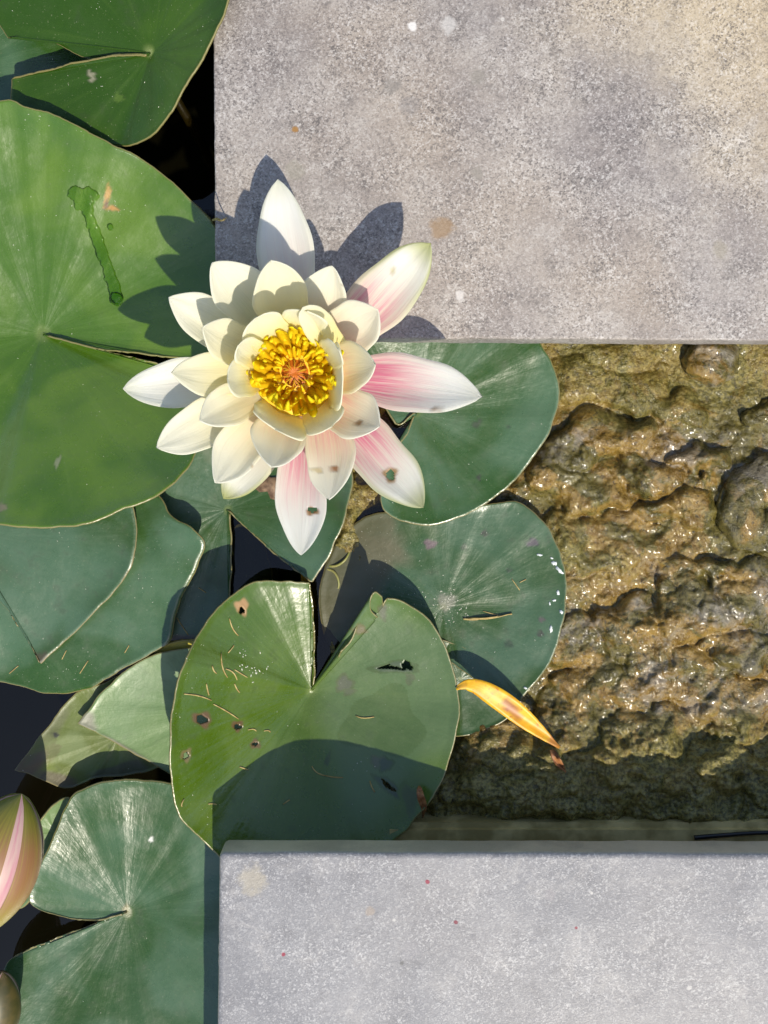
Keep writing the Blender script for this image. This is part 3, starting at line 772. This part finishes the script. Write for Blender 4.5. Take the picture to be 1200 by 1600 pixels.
# ------------------------------------------------------------------ petals
def petal(name, root, tip, base, W, zb, zt, m=.5, b0=.45, q=1.2, cup=.5, bow=0., bend=0., tint=(0, 0, 0), e=1.32, kk=.80, nt_=26, nv=13, curl=0., spots=(), holes=(), seed=0., twist=0., asym=0.):
    bx, by = base; tx, ty = tip
    L = math.hypot(tx - bx, ty - by); ux, uy = (tx - bx) / L, (ty - by) / L; px_, py_ = -uy, ux
    t = np.linspace(0, 1, nt_) ** .92; v = np.linspace(-1, 1, nv)
    f = np.where(t < m, b0 + (1 - b0) * np.sin(np.pi / 2 * np.clip(t / m, 0, 1)), np.cos(np.pi / 2 * np.clip((t - m) / (1 - m), 0, 1) ** e) ** kk)
    T, Vv = np.meshgrid(t, v, indexing='ij')
    FW = np.broadcast_to(f[:, None], T.shape)
    wob = 1 + .04 * np.sin(T * 9 + seed * 3 + Vv * 2) + .03 * np.sin(T * 17 + seed * 11 - Vv * 3)
    lat = Vv * W * FW * wob + bend * np.sin(np.pi * T) + asym * FW * np.sin(np.pi * T)
    X = bx + ux * L * T + px_ * lat; Y = by + uy * L * T + py_ * lat
    Z = zb + (zt - zb) * T ** q + cup * (Vv ** 2) * FW * (.35 + .65 * np.sin(np.pi * np.clip(T, 0, 1) ** .8)) + bow * np.sin(np.pi * T) + twist * Vv * FW
    Z = Z + curl * ss(.72, 1, T) + .07 * np.sin(Vv * 4 + seed * 2.3 + T * 5) * FW + .035 * np.sin(Vv * 9 + seed * 5.1) * FW * T
    Xf, Yf, Zf = X.ravel(), Y.ravel(), Z.ravel() / 100.
    P = unp(Xf, Yf, Zf)
    idx = np.arange(nt_ * nv).reshape(nt_, nv); Fc = []
    for i in range(nt_ - 1):
        for j in range(nv - 1):
            fc = (int(idx[i, j]), int(idx[i + 1, j]), int(idx[i + 1, j + 1]), int(idx[i, j + 1]))
            cxx = float(np.mean(Xf[list(fc)])); cyy = float(np.mean(Yf[list(fc)]))
            if any(((cxx - h[0]) / h[2]) ** 2 + ((cyy - h[1]) / h[3]) ** 2 < 1 for h in holes): continue
            Fc.append(fc)
    fc = Fc[len(Fc) // 2]; nvv = np.cross(P[fc[1]] - P[fc[0]], P[fc[2]] - P[fc[0]])
    if nvv[2] < 0: Fc = [q_[::-1] for q_ in Fc]
    me = mesh_np(name, local(P, root), Fc)
    attr(me, 'polar', np.stack([T.ravel(), Vv.ravel(), np.full(Xf.shape, seed)], -1))
    attr(me, 'tint', np.tile(np.array(tint, float), (len(Xf), 1)))
    cattr(me, 'mark', spots_to_mark(Xf, Yf, spots))
    o = solid(obj(name, me, M['petal'], root), .0005)
    return o

FC = (461, 583)
root = thing('water_lily', 'open cream water lily with pink outer petals and yellow stamens above the pads', 'flower', tuple(unp(FC[0], FC[1], .016)))
BRN = (.30, .14, .03)
petal('sepal', root, (434, 280), (478, 530), 43, 1.9, 3.0, .52, bend=-9, cup=.45, tint=(.28, .25, 0), seed=.1)
petal('sepal', root, (673, 380), (508, 556), 45, 1.9, 4.3, .52, bend=1, cup=.30, tint=(1.25, .9, .22), seed=.2, e=1.5, spots=[(613, 420, 4, 4, 0, (.45, .42, .08), .8)])
petal('sepal', root, (753, 620), (515, 590), 44, 1.9, 4.6, .50, bend=-8, cup=.40, tint=(1.3, .15, 0), seed=.35, spots=[(680, 641, 8, 4, 0, TAN, .7)])
petal('sepal', root, (661, 793), (512, 626), 42, 1.9, 3.8, .52, bend=-3, cup=.30, tint=(1.25, .8, .15), seed=.45, nt_=70, nv=33, e=1.5,
      holes=[(610, 742, 6.5, 8.5)], spots=[(610, 742, 10, 12, 0, (.45, .28, .10), .9)])
petal('sepal', root, (470, 867), (478, 655), 40, 1.9, 3.2, .52, bend=2, cup=.45, tint=(.95, .1, 0), seed=.55, nt_=70, nv=33, holes=[(488, 796, 7, 4.5)], spots=[(488, 799, 10, 6, 0, (.40, .20, .04), .9)])
petal('sepal', root, (192, 607), (400, 595), 38, 1.9, 2.3, .52, bend=3, cup=.40, tint=(.15, .2, 0), seed=.65)
petal('sepal', root, (349, 779), (455, 650), 36, 1.6, 1.5, .52, bend=4, cup=.25, tint=(.15, 1.0, .2), seed=.75)
PET = [  # tip, base, half width, z tip, m, bend, pink, cup, curl
    ((332, 411), (438, 540), 43, 5.3, .55, 8, .0, .6, .3), ((264, 465), (420, 556), 36, 4.9, .55, 1, .0, .55, .2), ((423, 408), (468, 535), 42, 7.1, .55, -5, .0, .6, .3),
    ((518, 416), (492, 548), 39, 4.6, .52, -9, .25, .6, .3), ((590, 484), (494, 562), 42, 4.8, .62, -4, .40, .6, .5), ((586, 570), (488, 582), 41, 6.6, .52, -2, .50, .5, .3),
    ((592, 666), (490, 600), 40, 5.6, .60, 8, .70, .55, .4), ((514, 780), (500, 625), 38, 4.8, .52, -8, .60, .5, .2), ((424, 729), (466, 622), 42, 5.8, .57, 8, .35, .6, .3),
    ((337, 754), (438, 628), 37, 4.6, .55, 6, .15, .6, .3), ((245, 699), (412, 618), 37, 4.2, .55, 0, .05, .55, .2), ((269, 582), (412, 586), 34, 6.2, .52, -1, .0, .55, .2),
    ((317, 512), (424, 560), 34, 6.6, .55, -3, .0, .55, .3), ((313, 656), (424, 606), 32, 5.7, .55, 3, .05, .55, .4)]
for i, (tp, bs, W, zt, m, bd, pk, cu, cl) in enumerate(PET):
    sp = []
    if i == 7: sp = [(523, 732, 8, 4, -.2, (.45, .20, .06), .9), (497, 735, 9, 3, 0, (.62, .50, .20), .6)]
    if i == 9: sp = [(403, 727, 9, 3, -.4, (.50, .30, .10), .8)]
    if i == 3: sp = [(538, 446, 3, 3, 0, (.3, .2, .03), .9)]
    if i == 6: sp = [(561, 661, 5, 3, 0, (.4, .22, .06), .8)]
    petal('petal', root, tp, bs, W, 2.6, zt, m, bend=bd, cup=cu, tint=(pk, .03, .40 + .20 * (i in (2, 12, 11, 5))), seed=1.1 + i * .37, spots=sp, curl=cl * .3, e=1.22, kk=.80, nt_=34, nv=15)
INN = [  # tip, base, half width, z tip, m, bend, cup
    ((398, 499), (434, 549), 34, 7.4, .62, 4, .7), ((480, 487), (467, 532), 36, 7.4, .60, 0, .7), ((473, 481), (532, 556), 24, 7.6, .55, 2, .05),
    ((356, 592), (410, 588), 30, 7.2, .60, 0, .7), ((373, 540), (416, 568), 24, 7.4, .60, 0, .6), ((430, 670), (448, 640), 47, 6.3, .60, 0, .5),
    ((535, 590), (508, 590), 52, 6.7, .60, 0, .5), ((518, 666), (492, 630), 34, 6.4, .62, 3, .5), ((528, 546), (502, 562), 25, 7.7, .58, 0, .5)]
for i, (tp, bs, W, zt, m, bd, cu) in enumerate(INN):
    petal('petal', root, tp, bs, W, 3.9, zt, m, b0=.7, q=.9, bend=bd, cup=cu, tint=(.0, .0, .9), seed=7.3 + i * .41, e=1.7, kk=.6, nt_=22, nv=13, curl=.1)

# stamens: ribbons in four rings, a handful of shapes shared
def ribbon(path, wid, th=.0003):
    """path of (radial, z) in mm; widths in mm -> mesh attr polar.x = t"""
    n = len(path); V = []; Fc = []; T = []
    for i, (r, z) in enumerate(path):
        a = path[max(i - 1, 0)]; b = path[min(i + 1, n - 1)]
        dr, dz = b[0] - a[0], b[1] - a[1]; l = math.hypot(dr, dz) or 1
        nr_, nz_ = -dz / l, dr / l
        w_ = wid[i] / 2000
        for (sw, sn, cc) in ((-1, 0, .25), (0, .5, 0), (1, 0, .25), (0, -.5, 0)):
            V.append((r / 1000 + nr_ * (sn * th + cc * w_ * .9), sw * w_, z / 1000 + nz_ * (sn * th + cc * w_ * .9))); T.append(i / (n - 1))
    for i in range(n - 1):
        for k in range(4):
            k2 = (k + 1) % 4
            Fc.append((i * 4 + k, i * 4 + k2, (i + 1) * 4 + k2, (i + 1) * 4 + k))
    Fc.append((0, 3, 2, 1)); Fc.append(tuple((n - 1) * 4 + k for k in range(4)))
    me = mesh_np('stamen', V, Fc)
    attr(me, 'polar', [(t, 0, 0) for t in T])
    return me
Z0 = .045
cw = unp(FC[0], FC[1], Z0)
RINGS = [  # count, base r, height, lean out, curl in, width, material
    (22, 4.2, 4.6, 1.4, 2.2, 1.0, 'stamen_in'), (22, 6.2, 7.2, 4.2, 2.2, 2.0, 'stamen'), (26, 7.8, 8.6, 6.8, 2.2, 2.8, 'stamen'), (28, 9.4, 11.0, 8.6, 2.2, 3.5, 'stamen'), (28, 10.6, 14.0, 7.6, 1.8, 3.9, 'stamen')]
for ri, (cnt, rb, hh, lean, curl, wd, mt) in enumerate(RINGS):
    shapes = []
    for s in range(6):
        k1, k2, k3 = random.uniform(.85, 1.15), random.uniform(.6, 1.4), random.uniform(.75, 1.2)
        H = hh * k1; Cu = curl * k2; Ln = lean * k3
        if ri > 0 and s % 2: Cu = -Cu * random.uniform(.1, .4)
        path = [(0, 0), (Ln * .35, H * .3), (Ln * .75, H * .6), (Ln, H * .82), (Ln * 1.02 - Cu * .1, H * .95), (Ln - Cu * .5, H * (1.04 + .04 * (s % 3))), (Ln - Cu, H * (1.06 + .05 * (s % 3))), (Ln - Cu * 1.4, H * (1.04 + .07 * (s % 3)))]
        wid = [wd * .9, wd, wd * 1.1, wd * 1.0, wd * .85, wd * .65, wd * .45, wd * .18]
        me = ribbon(path, wid); me.materials.append(M[mt]); shapes.append(me)
    for k in range(cnt):
        a = 2 * math.pi * (k + .5 * (ri % 2) + random.uniform(-.22, .22)) / cnt
        r = (rb + random.uniform(-.6, .6)) / 1000
        o = obj('stamen', random.choice(shapes), None, root)
        o.location = Vector((cw[0] + r * math.cos(a), cw[1] + r * math.sin(a), Z0 - .001)) - root.location
        o.rotation_euler = (random.uniform(-.22, .22), random.uniform(-.18, .18), a + random.uniform(-.28, .28))
        s = random.uniform(.88, 1.1); o.scale = (s, s, s)
# receptacle with the stigma
V = []; Fc = []; n = 32
prof = [(0, .0018), (.0015, .0022), (.0030, .0024), (.0042, .0012), (.0060, .0004), (.0095, -.0002), (.0150, .0), (.0185, .001), (.019, -.006), (.012, -.014), (0, -.016)]
for (r, z) in prof:
    for k in range(n):
        a = 2 * math.pi * k / n
        V.append((cw[0] + r * math.cos(a) - root.location.x, cw[1] + r * math.sin(a) - root.location.y, Z0 + z + .0003 * math.cos(a * 12) * (r > .001) - root.location.z))
for i in range(len(prof) - 1):
    for k in range(n):
        k2 = (k + 1) % n
        Fc.append((i * n + k, (i + 1) * n + k, (i + 1) * n + k2, i * n + k2))
cut = 4 * n
obj('stigma_disc', mesh_np('stigma_disc', V[:5 * n], Fc[:cut]), M['disc'], root)
obj('receptacle', mesh_np('receptacle', V[4 * n:], [tuple(i - cut for i in f) for f in Fc[cut:]]), M['recep'], root)
Vt, Ft = tube([(0, 0, .004), (.002, -.004, -.02), (.006, -.012, -.06), (.012, -.02, -.15), (.02, -.03, FLOOR - root.location.z)], [.006, .0042, .004, .004, .004], 12)
obj('stem', mesh_np('stem', Vt, Ft), M['stem'], root)

# ------------------------------------------------------------------ buds
def bud_mats():
    g = NG('bud_sepal')
    po = g.xyz(g.attr('polar').outputs['Vector'])
    st = g.noise(g.vec(g.math('MULTIPLY', po[1], 14), g.math('MULTIPLY', po[0], 2), 3.), 1., 4, .6)
    c = g.mix(g.rng(po[0], .1, .6), (.24, .24, .03), (.25, .12, .05))
    c = g.mix(g.rng(po[0], .72, .95), c, (.15, .15, .02))
    c = g.mix(g.rng(st, .45, .7, 0, .6), c, (.28, .24, .03))
    M['bud_sepal'] = g.set(Base_Color=c, Roughness=.42)
    M['bud_shaded'] = plain('shaded_bud_sepal', (.055, .05, .012), .45, (.10, .075, .02), 120)  # darker sepals: the second bud's shade is put into its colour
    g = NG('bud_petal')
    po = g.xyz(g.attr('polar').outputs['Vector'])
    st = g.noise(g.vec(g.math('MULTIPLY', po[1], 16), g.math('MULTIPLY', po[0], 2), 7.), 1., 4, .6)
    c = g.mix(g.rng(st, .40, .66), (.50, .33, .29), (.46, .19, .23))
    M['bud_petal'] = g.set(Base_Color=c, Roughness=.42)
bud_mats()
def bud(label, base, tip, zb, zt, rad, roll, gaps, smat='bud_sepal'):
    b = Vector(unp(base[0], base[1], zb)); t = Vector(unp(tip[0], tip[1], zt))
    ax = (t - b); L = ax.length; ax.normalize()
    u = ax.cross(Vector((0, 0, 1))).normalized(); v = u.cross(ax)      # v points up-ish
    rt = thing('lily_bud', label, 'flower bud', tuple(b))
    def prof(s):
        return rad * (math.sin(math.pi * min(s, 1) ** 1.12) ** .68 if 0 < s < 1 else 0)
    def shell(name, a0, a1, off, mat, taper):
        n, m = 24, 16; V = []; Fc = []; P = []
        for i in range(n + 1):
            s = i / n
            half = (a1 - a0) / 2 * (1 - taper * s ** 2)
            for j in range(m + 1):
                an = (a0 + a1) / 2 + half * (2 * j / m - 1) + roll
                rr_ = prof(s) + off * math.sin(math.pi * min(1, s * 1.05)) * (1 - .75 * abs(2 * j / m - 1) ** 4)
                V.append(b - rt.location + ax * (L * s) + (u * math.cos(an) + v * math.sin(an)) * rr_); P.append((s, 2 * j / m - 1, 0))
        for i in range(n):
            for j in range(m):
                k = i * (m + 1) + j
                Fc.append((k, k + 1, k + m + 2, k + m + 1))
        me = mesh_np(name, V, Fc); attr(me, 'polar', P)
        return obj(name, me, M[mat], rt)
    shell('petals', 0, 2 * math.pi, 0, 'bud_petal', 0)
    for (a0, a1) in gaps:
        shell('sepal', math.radians(a0), math.radians(a1), .0011, smat, .12)
    Vt, Ft = tube([ax * .002, -ax * .012 + Vector((0, 0, -.006)), -ax * .02 + Vector((0, 0, -.04)), Vector((-ax.x * .03, -ax.y * .03, FLOOR - b.z))], [.0045, .004, .0038, .0038], 10)
    obj('stem', mesh_np('stem', Vt, Ft), M['stem'], rt)
bud('closed olive lily bud with a pink and white streak beside the two-lobed pad', (-62, 1478), (34, 1240), -.030, -.020, .0232, 0., [(62, 165), (170, 262), (268, 345), (350, 408)])
bud('dark olive rounded lily bud at the tip of the two-lobed pad', (-18, 1650), (4, 1518), -.050, -.034, .0125, 0., [(-20, 95), (100, 200), (205, 330)], 'bud_shaded')

# ------------------------------------------------------------------ fallen leaf and debris
def strip_leaf(name, label, cat, pts, halfw, mat, lift, arch, group=None, spots=(), th=.0005):
    """narrow dead leaf lying across what is below, following its highest points"""
    P = np.array(pts, float); n = 26; m = 7
    C = crom([(x, y, 0) for x, y in pts], False, 3.0)
    C = C[np.linspace(0, len(C) - 1, n).astype(int)]
    zs = []
    for x, y, _ in C:
        q, nn = hit(x, y); zs.append(q.z)
    zs = np.array(zs)
    a0 = max(zs[:4]); a1 = max(zs[-4:])
    line = np.linspace(a0, a1, n); line = line + max(0, np.max((zs - line)[2:-2])) * np.sin(np.linspace(0, math.pi, n)) ** .5
    V = []; Fc = []; X = []; Y = []; PO = []
    for i in range(n):
        t = i / (n - 1)
        d = C[min(i + 1, n - 1)][:2] - C[max(i - 1, 0)][:2]; d /= np.linalg.norm(d) + 1e-9
        wv = halfw * max(.04, math.sin(math.pi * t ** .9)) ** .8
        for j in range(m):
            s = 2 * j / (m - 1) - 1
            x = C[i][0] - d[1] * s * wv; y = C[i][1] + d[0] * s * wv
            z = line[i] + lift + arch * math.sin(math.pi * t) + .0011 * abs(s) * math.sin(math.pi * t) + .0006 * math.sin(7 * t + 2 * s)
            V.append(tuple(unp(x, y, z))); X.append(x); Y.append(y); PO.append((t, s, 0))
    for i in range(n - 1):
        for j in range(m - 1):
            k = i * m + j
            Fc.append((k, k + m, k + m + 1, k + 1))
    f = Fc[len(Fc) // 2]; a, b_, c_ = (Vector(V[f[0]]), Vector(V[f[1]]), Vector(V[f[2]]))
    if (b_ - a).cross(c_ - a).z < 0: Fc = [q[::-1] for q in Fc]
    me = mesh_np(name, V, Fc); attr(me, 'polar', PO); cattr(me, 'mark', spots_to_mark(np.array(X), np.array(Y), spots))
    return tag(solid(obj(name, me, mat), th, 1.0), label, cat, group)
g = NG('fallen_leaf_yellow'); po = g.xyz(g.attr('polar').outputs['Vector'])
c = g.mix(g.rng(g.noise(g.pos(), 130, 3), .35, .65), (.66, .30, .006), (.74, .44, .010))
c = g.mix(g.rng(g.math('ABSOLUTE', po[1]), .0, .10, .3, 0), c, (.78, .50, .06))
c = g.mix(g.rng(g.noise(g.pos(), 420, 3), .60, .70, 0, .7), c, (.42, .10, .02))
mk = g.attr('mark'); c = g.mix(mk.outputs['Alpha'], c, mk.outputs['Color'])
M['fallen'] = g.set(Base_Color=c, Roughness=.45)
strip_leaf('fallen_leaf', 'narrow yellow fallen leaf with brown blotches lying between pads and rock', 'leaf',
           [(713, 1077), (724, 1070), (748, 1074), (790, 1100), (835, 1136), (874, 1168)], 17, M['fallen'], .0012, .001,
           spots=[(797, 1103, 15, 9, .6, (.25, .06, .02), .85), (806, 1119, 10, 6, .6, (.32, .10, .02), .7), (866, 1160, 14, 8, .7, (.36, .13, .03), .85), (720, 1071, 8, 6, 0, (.6, .3, .05), .6)])
strip_leaf('dead_leaf_scrap', 'small rust-brown leaf scrap on the wet rock below the yellow leaf', 'leaf scrap', [(862, 1172), (868, 1184), (876, 1196), (884, 1206)], 6, M['brown'], .0006, 0)
strip_leaf('dead_leaf_scrap', 'small rust-brown leaf scrap at the edge of the heart-shaped pad', 'leaf scrap', [(655, 1229), (657, 1244), (662, 1260), (661, 1276)], 6, M['brown'], .0006, 0)
strip_leaf('straw', 'long pale straw lying on the round blue-green pad with white flakes', 'straw', [(724, 967), (745, 967), (770, 965), (800, 959)], 1.7, M['straw'], .0003, 0)
strip_leaf('straw', 'thin straw caught across the corner of the sunlit slab edge', 'straw', [(333, 344), (340, 342), (346, 345), (353, 341)], 2.0, M['straw'], .0003, 0)

NEED = [(358, 966, 372, 993), (345, 1020, 355, 1058), (352, 1045, 370, 1062), (366, 1046, 386, 1058), (322, 1068, 326, 1086), (333, 1100, 372, 1123), (287, 1084, 330, 1094), (387, 1140, 400, 1142), (412, 1142, 422, 1144),
        (366, 1068, 374, 1082), (487, 1197, 508, 1212), (508, 1212, 536, 1215), (578, 1220, 586, 1238), (442, 1257, 453, 1250), (374, 1198, 388, 1203), (325, 1256, 338, 1257), (556, 1118, 585, 1120), (284, 1260, 287, 1248), (356, 1020, 365, 1008), (331, 1040, 338, 1052)]
NL = 'thin straw-coloured needle lying on the heart-shaped pad'
for (x0, y0, x1, y1) in NEED:
    k = random.uniform(-3, 3)
    pts = []; n = 6
    for i in range(n):
        t = i / (n - 1); s = math.sin(math.pi * t) * k
        q, nn = hit(x0 + (x1 - x0) * t + s, y0 + (y1 - y0) * t - s); pts.append(q + nn * .0003)
    Vt, Ft = tube(pts, [.0003 + .0001 * math.sin(math.pi * i / 5) for i in range(n)], 5)
    tag(obj('dry_needle', mesh_np('dry_needle', Vt, Ft), M['straw']), NL, 'needle', 'dry needles on the heart-shaped pad')
NEED2 = [(15, 1052, 29, 1040), (97, 1030, 104, 1016), (125, 1052, 138, 1032), (195, 1020, 202, 1008), (310, 918, 322, 926), (276, 965, 294, 992), (800, 905, 812, 922), (812, 910, 822, 905), (755, 955, 780, 962)]
for (x0, y0, x1, y1) in NEED2:
    pts = []
    for i in range(5):
        q, nn = hit(x0 + (x1 - x0) * i / 4, y0 + (y1 - y0) * i / 4); pts.append(q + nn * .0003)
    Vt, Ft = tube(pts, [.00028] * 5, 5)
    tag(obj('dry_needle', mesh_np('dry_needle', Vt, Ft), M['straw']), 'thin pale needle stuck to a blue-green lily pad', 'needle', 'dry needles on the blue-green pads')

def flake(x, y, rx, ry, an, mat, name, label, cat, group=None, bump=.0003):
    n = 14; V = []; Fc = []
    q, nn = hit(x, y); V.append(q + nn * (bump + .0002))
    ca, sa = math.cos(an), math.sin(an); sd_ = random.random() * 9
    ring = []
    for k in range(n):
        a = 2 * math.pi * k / n; s = 1 + .35 * math.sin(2 * a + sd_) + .2 * math.sin(5 * a + sd_ * 2)
        u, v = rx * s * math.cos(a), ry * s * math.sin(a)
        q, nn = hit(x + u * ca - v * sa, y + u * sa + v * ca); ring.append((q, nn))
    for q, nn in ring: V.append(q + nn * bump)
    for q, nn in ring: V.append(q - nn * .0004)
    for k in range(n):
        k2 = (k + 1) % n
        Fc.append((0, 1 + k, 1 + k2)); Fc.append((1 + k, 1 + n + k, 1 + n + k2, 1 + k2))
    return tag(obj(name, mesh_np(name, V, Fc), mat), label, cat, group)
for (x, y, a, b, an) in [(843, 867, 5, 2.5, -.1), (866, 880, 4, 6, -.5), (874, 891, 9, 4, .6), (866, 938, 3, 3, 0), (872, 926, 4, 4, .4), (877, 956, 3, 5, 0), (861, 983, 3.2, 7, .3), (821, 1075, 3, 3, 0), (859, 943, 2, 3, 0), (862, 872, 3, 2, 0)]:
    flake(x, y, a * .75, b * .75, an, M['white'], 'white_flake', 'small white flake stuck near the rim of the round pad by the rock', 'flake', 'white flakes on the round pad')
flake(424, 760, 26, 20, .3, M['deadbit'], 'bark_scrap', 'mottled brown bark scrap lying under the flower on the grey-green pad', 'bark', bump=.0015)

def bent(name, label, cat, pts, z, r, mat, group=None):
    C = crom([(x, y, 0) for x, y in pts], False, 4.0)
    P = [tuple(unp(a, b, z if not callable(z) else z(i / (len(C) - 1)))) for i, (a, b, _) in enumerate(C)]
    Vt, Ft = tube(P, [r * (1 - .5 * i / len(P)) for i in range(len(P))], 7)
    return tag(obj(name, mesh_np(name, Vt, Ft), mat), label, cat, group)
M['shoot'] = plain('pale_shoot', (.22, .24, .06), .4, (.30, .28, .10), 200)
bent('young_shoot', 'pale curled shoot breaking the water beside the pointed lobe of the grey-green pad', 'shoot', [(512, 884), (525, 884), (538, 876), (546, 862), (547, 850)], lambda t: -.076 + .004 * math.sin(math.pi * t), .0009, M['shoot'])
bent('young_shoot', 'thin green curled shoot beside the notch of the heart-shaped pad', 'shoot', [(505, 888), (520, 892), (528, 904), (529, 918), (522, 930)], lambda t: -.0765 + .004 * math.sin(math.pi * t), .0008, M['shoot'])
bent('black_hose', 'thin black hose lying along the ledge under the pale bluish slab', 'hose', [(1085, 1309), (1130, 1305), (1200, 1301), (1330, 1303)], -.0405, .0013, M['black'])

# dust flecks: far too many and too small to count
V = []; Fc = []
def fleck(x, y, s):
    q, nn = hit(x, y)
    if (q.z > -.001 and x > 330) or q.z < -.0742: return
    a = random.uniform(0, math.pi); l = s * random.uniform(1, 2.6)
    u = Vector((math.cos(a), math.sin(a), 0)); u = (u - nn * u.dot(nn)).normalized(); v = nn.cross(u)
    b = len(V)
    V.extend([q + u * l - nn * .0001, q + v * s - nn * .0001, q - u * l - nn * .0001, q - v * s - nn * .0001, q + nn * s * .8])
    Fc.extend([(b, b + 1, b + 4), (b + 1, b + 2, b + 4), (b + 2, b + 3, b + 4), (b + 3, b, b + 4)])
AREAS = [(0, 820, 320, 1080, 150), (10, 0, 330, 220, 70), (0, 180, 320, 800, 110), (270, 915, 700, 1290, 130), (570, 800, 870, 1080, 110), (600, 540, 860, 800, 60), (60, 1230, 330, 1590, 50), (30, 1040, 270, 1220, 60)]
for (x0, y0, x1, y1, cnt) in AREAS:
    for k in range(cnt):
        if random.random() < .4 and k:
            x, y = lx + random.gauss(0, 12), ly + random.gauss(0, 12)
        else: x, y = random.uniform(x0, x1), random.uniform(y0, y1)
        lx, ly = x, y
        fleck(x, y, random.choice([.00012, .00016, .0002, .00028]))
for k in range(150):
    fleck(random.gauss(698, 15), random.gauss(943, 17), random.choice([.00016, .00022, .0004]))
for k in range(26):
    fleck(random.gauss(390, 14), random.gauss(1040, 16), random.choice([.0003, .0005]))
for k in range(120):
    fleck(random.gauss(610, 30), random.gauss(870, 40), random.choice([.00014, .0002]))
o = obj('dust_flecks', mesh_np('dust_flecks', V, Fc, False), M['fleck'])
o['kind'] = 'stuff'; o['label'] = 'pale dust flecks scattered over the lily pads'; o['category'] = 'dust'
print('objects', len(bpy.data.objects))
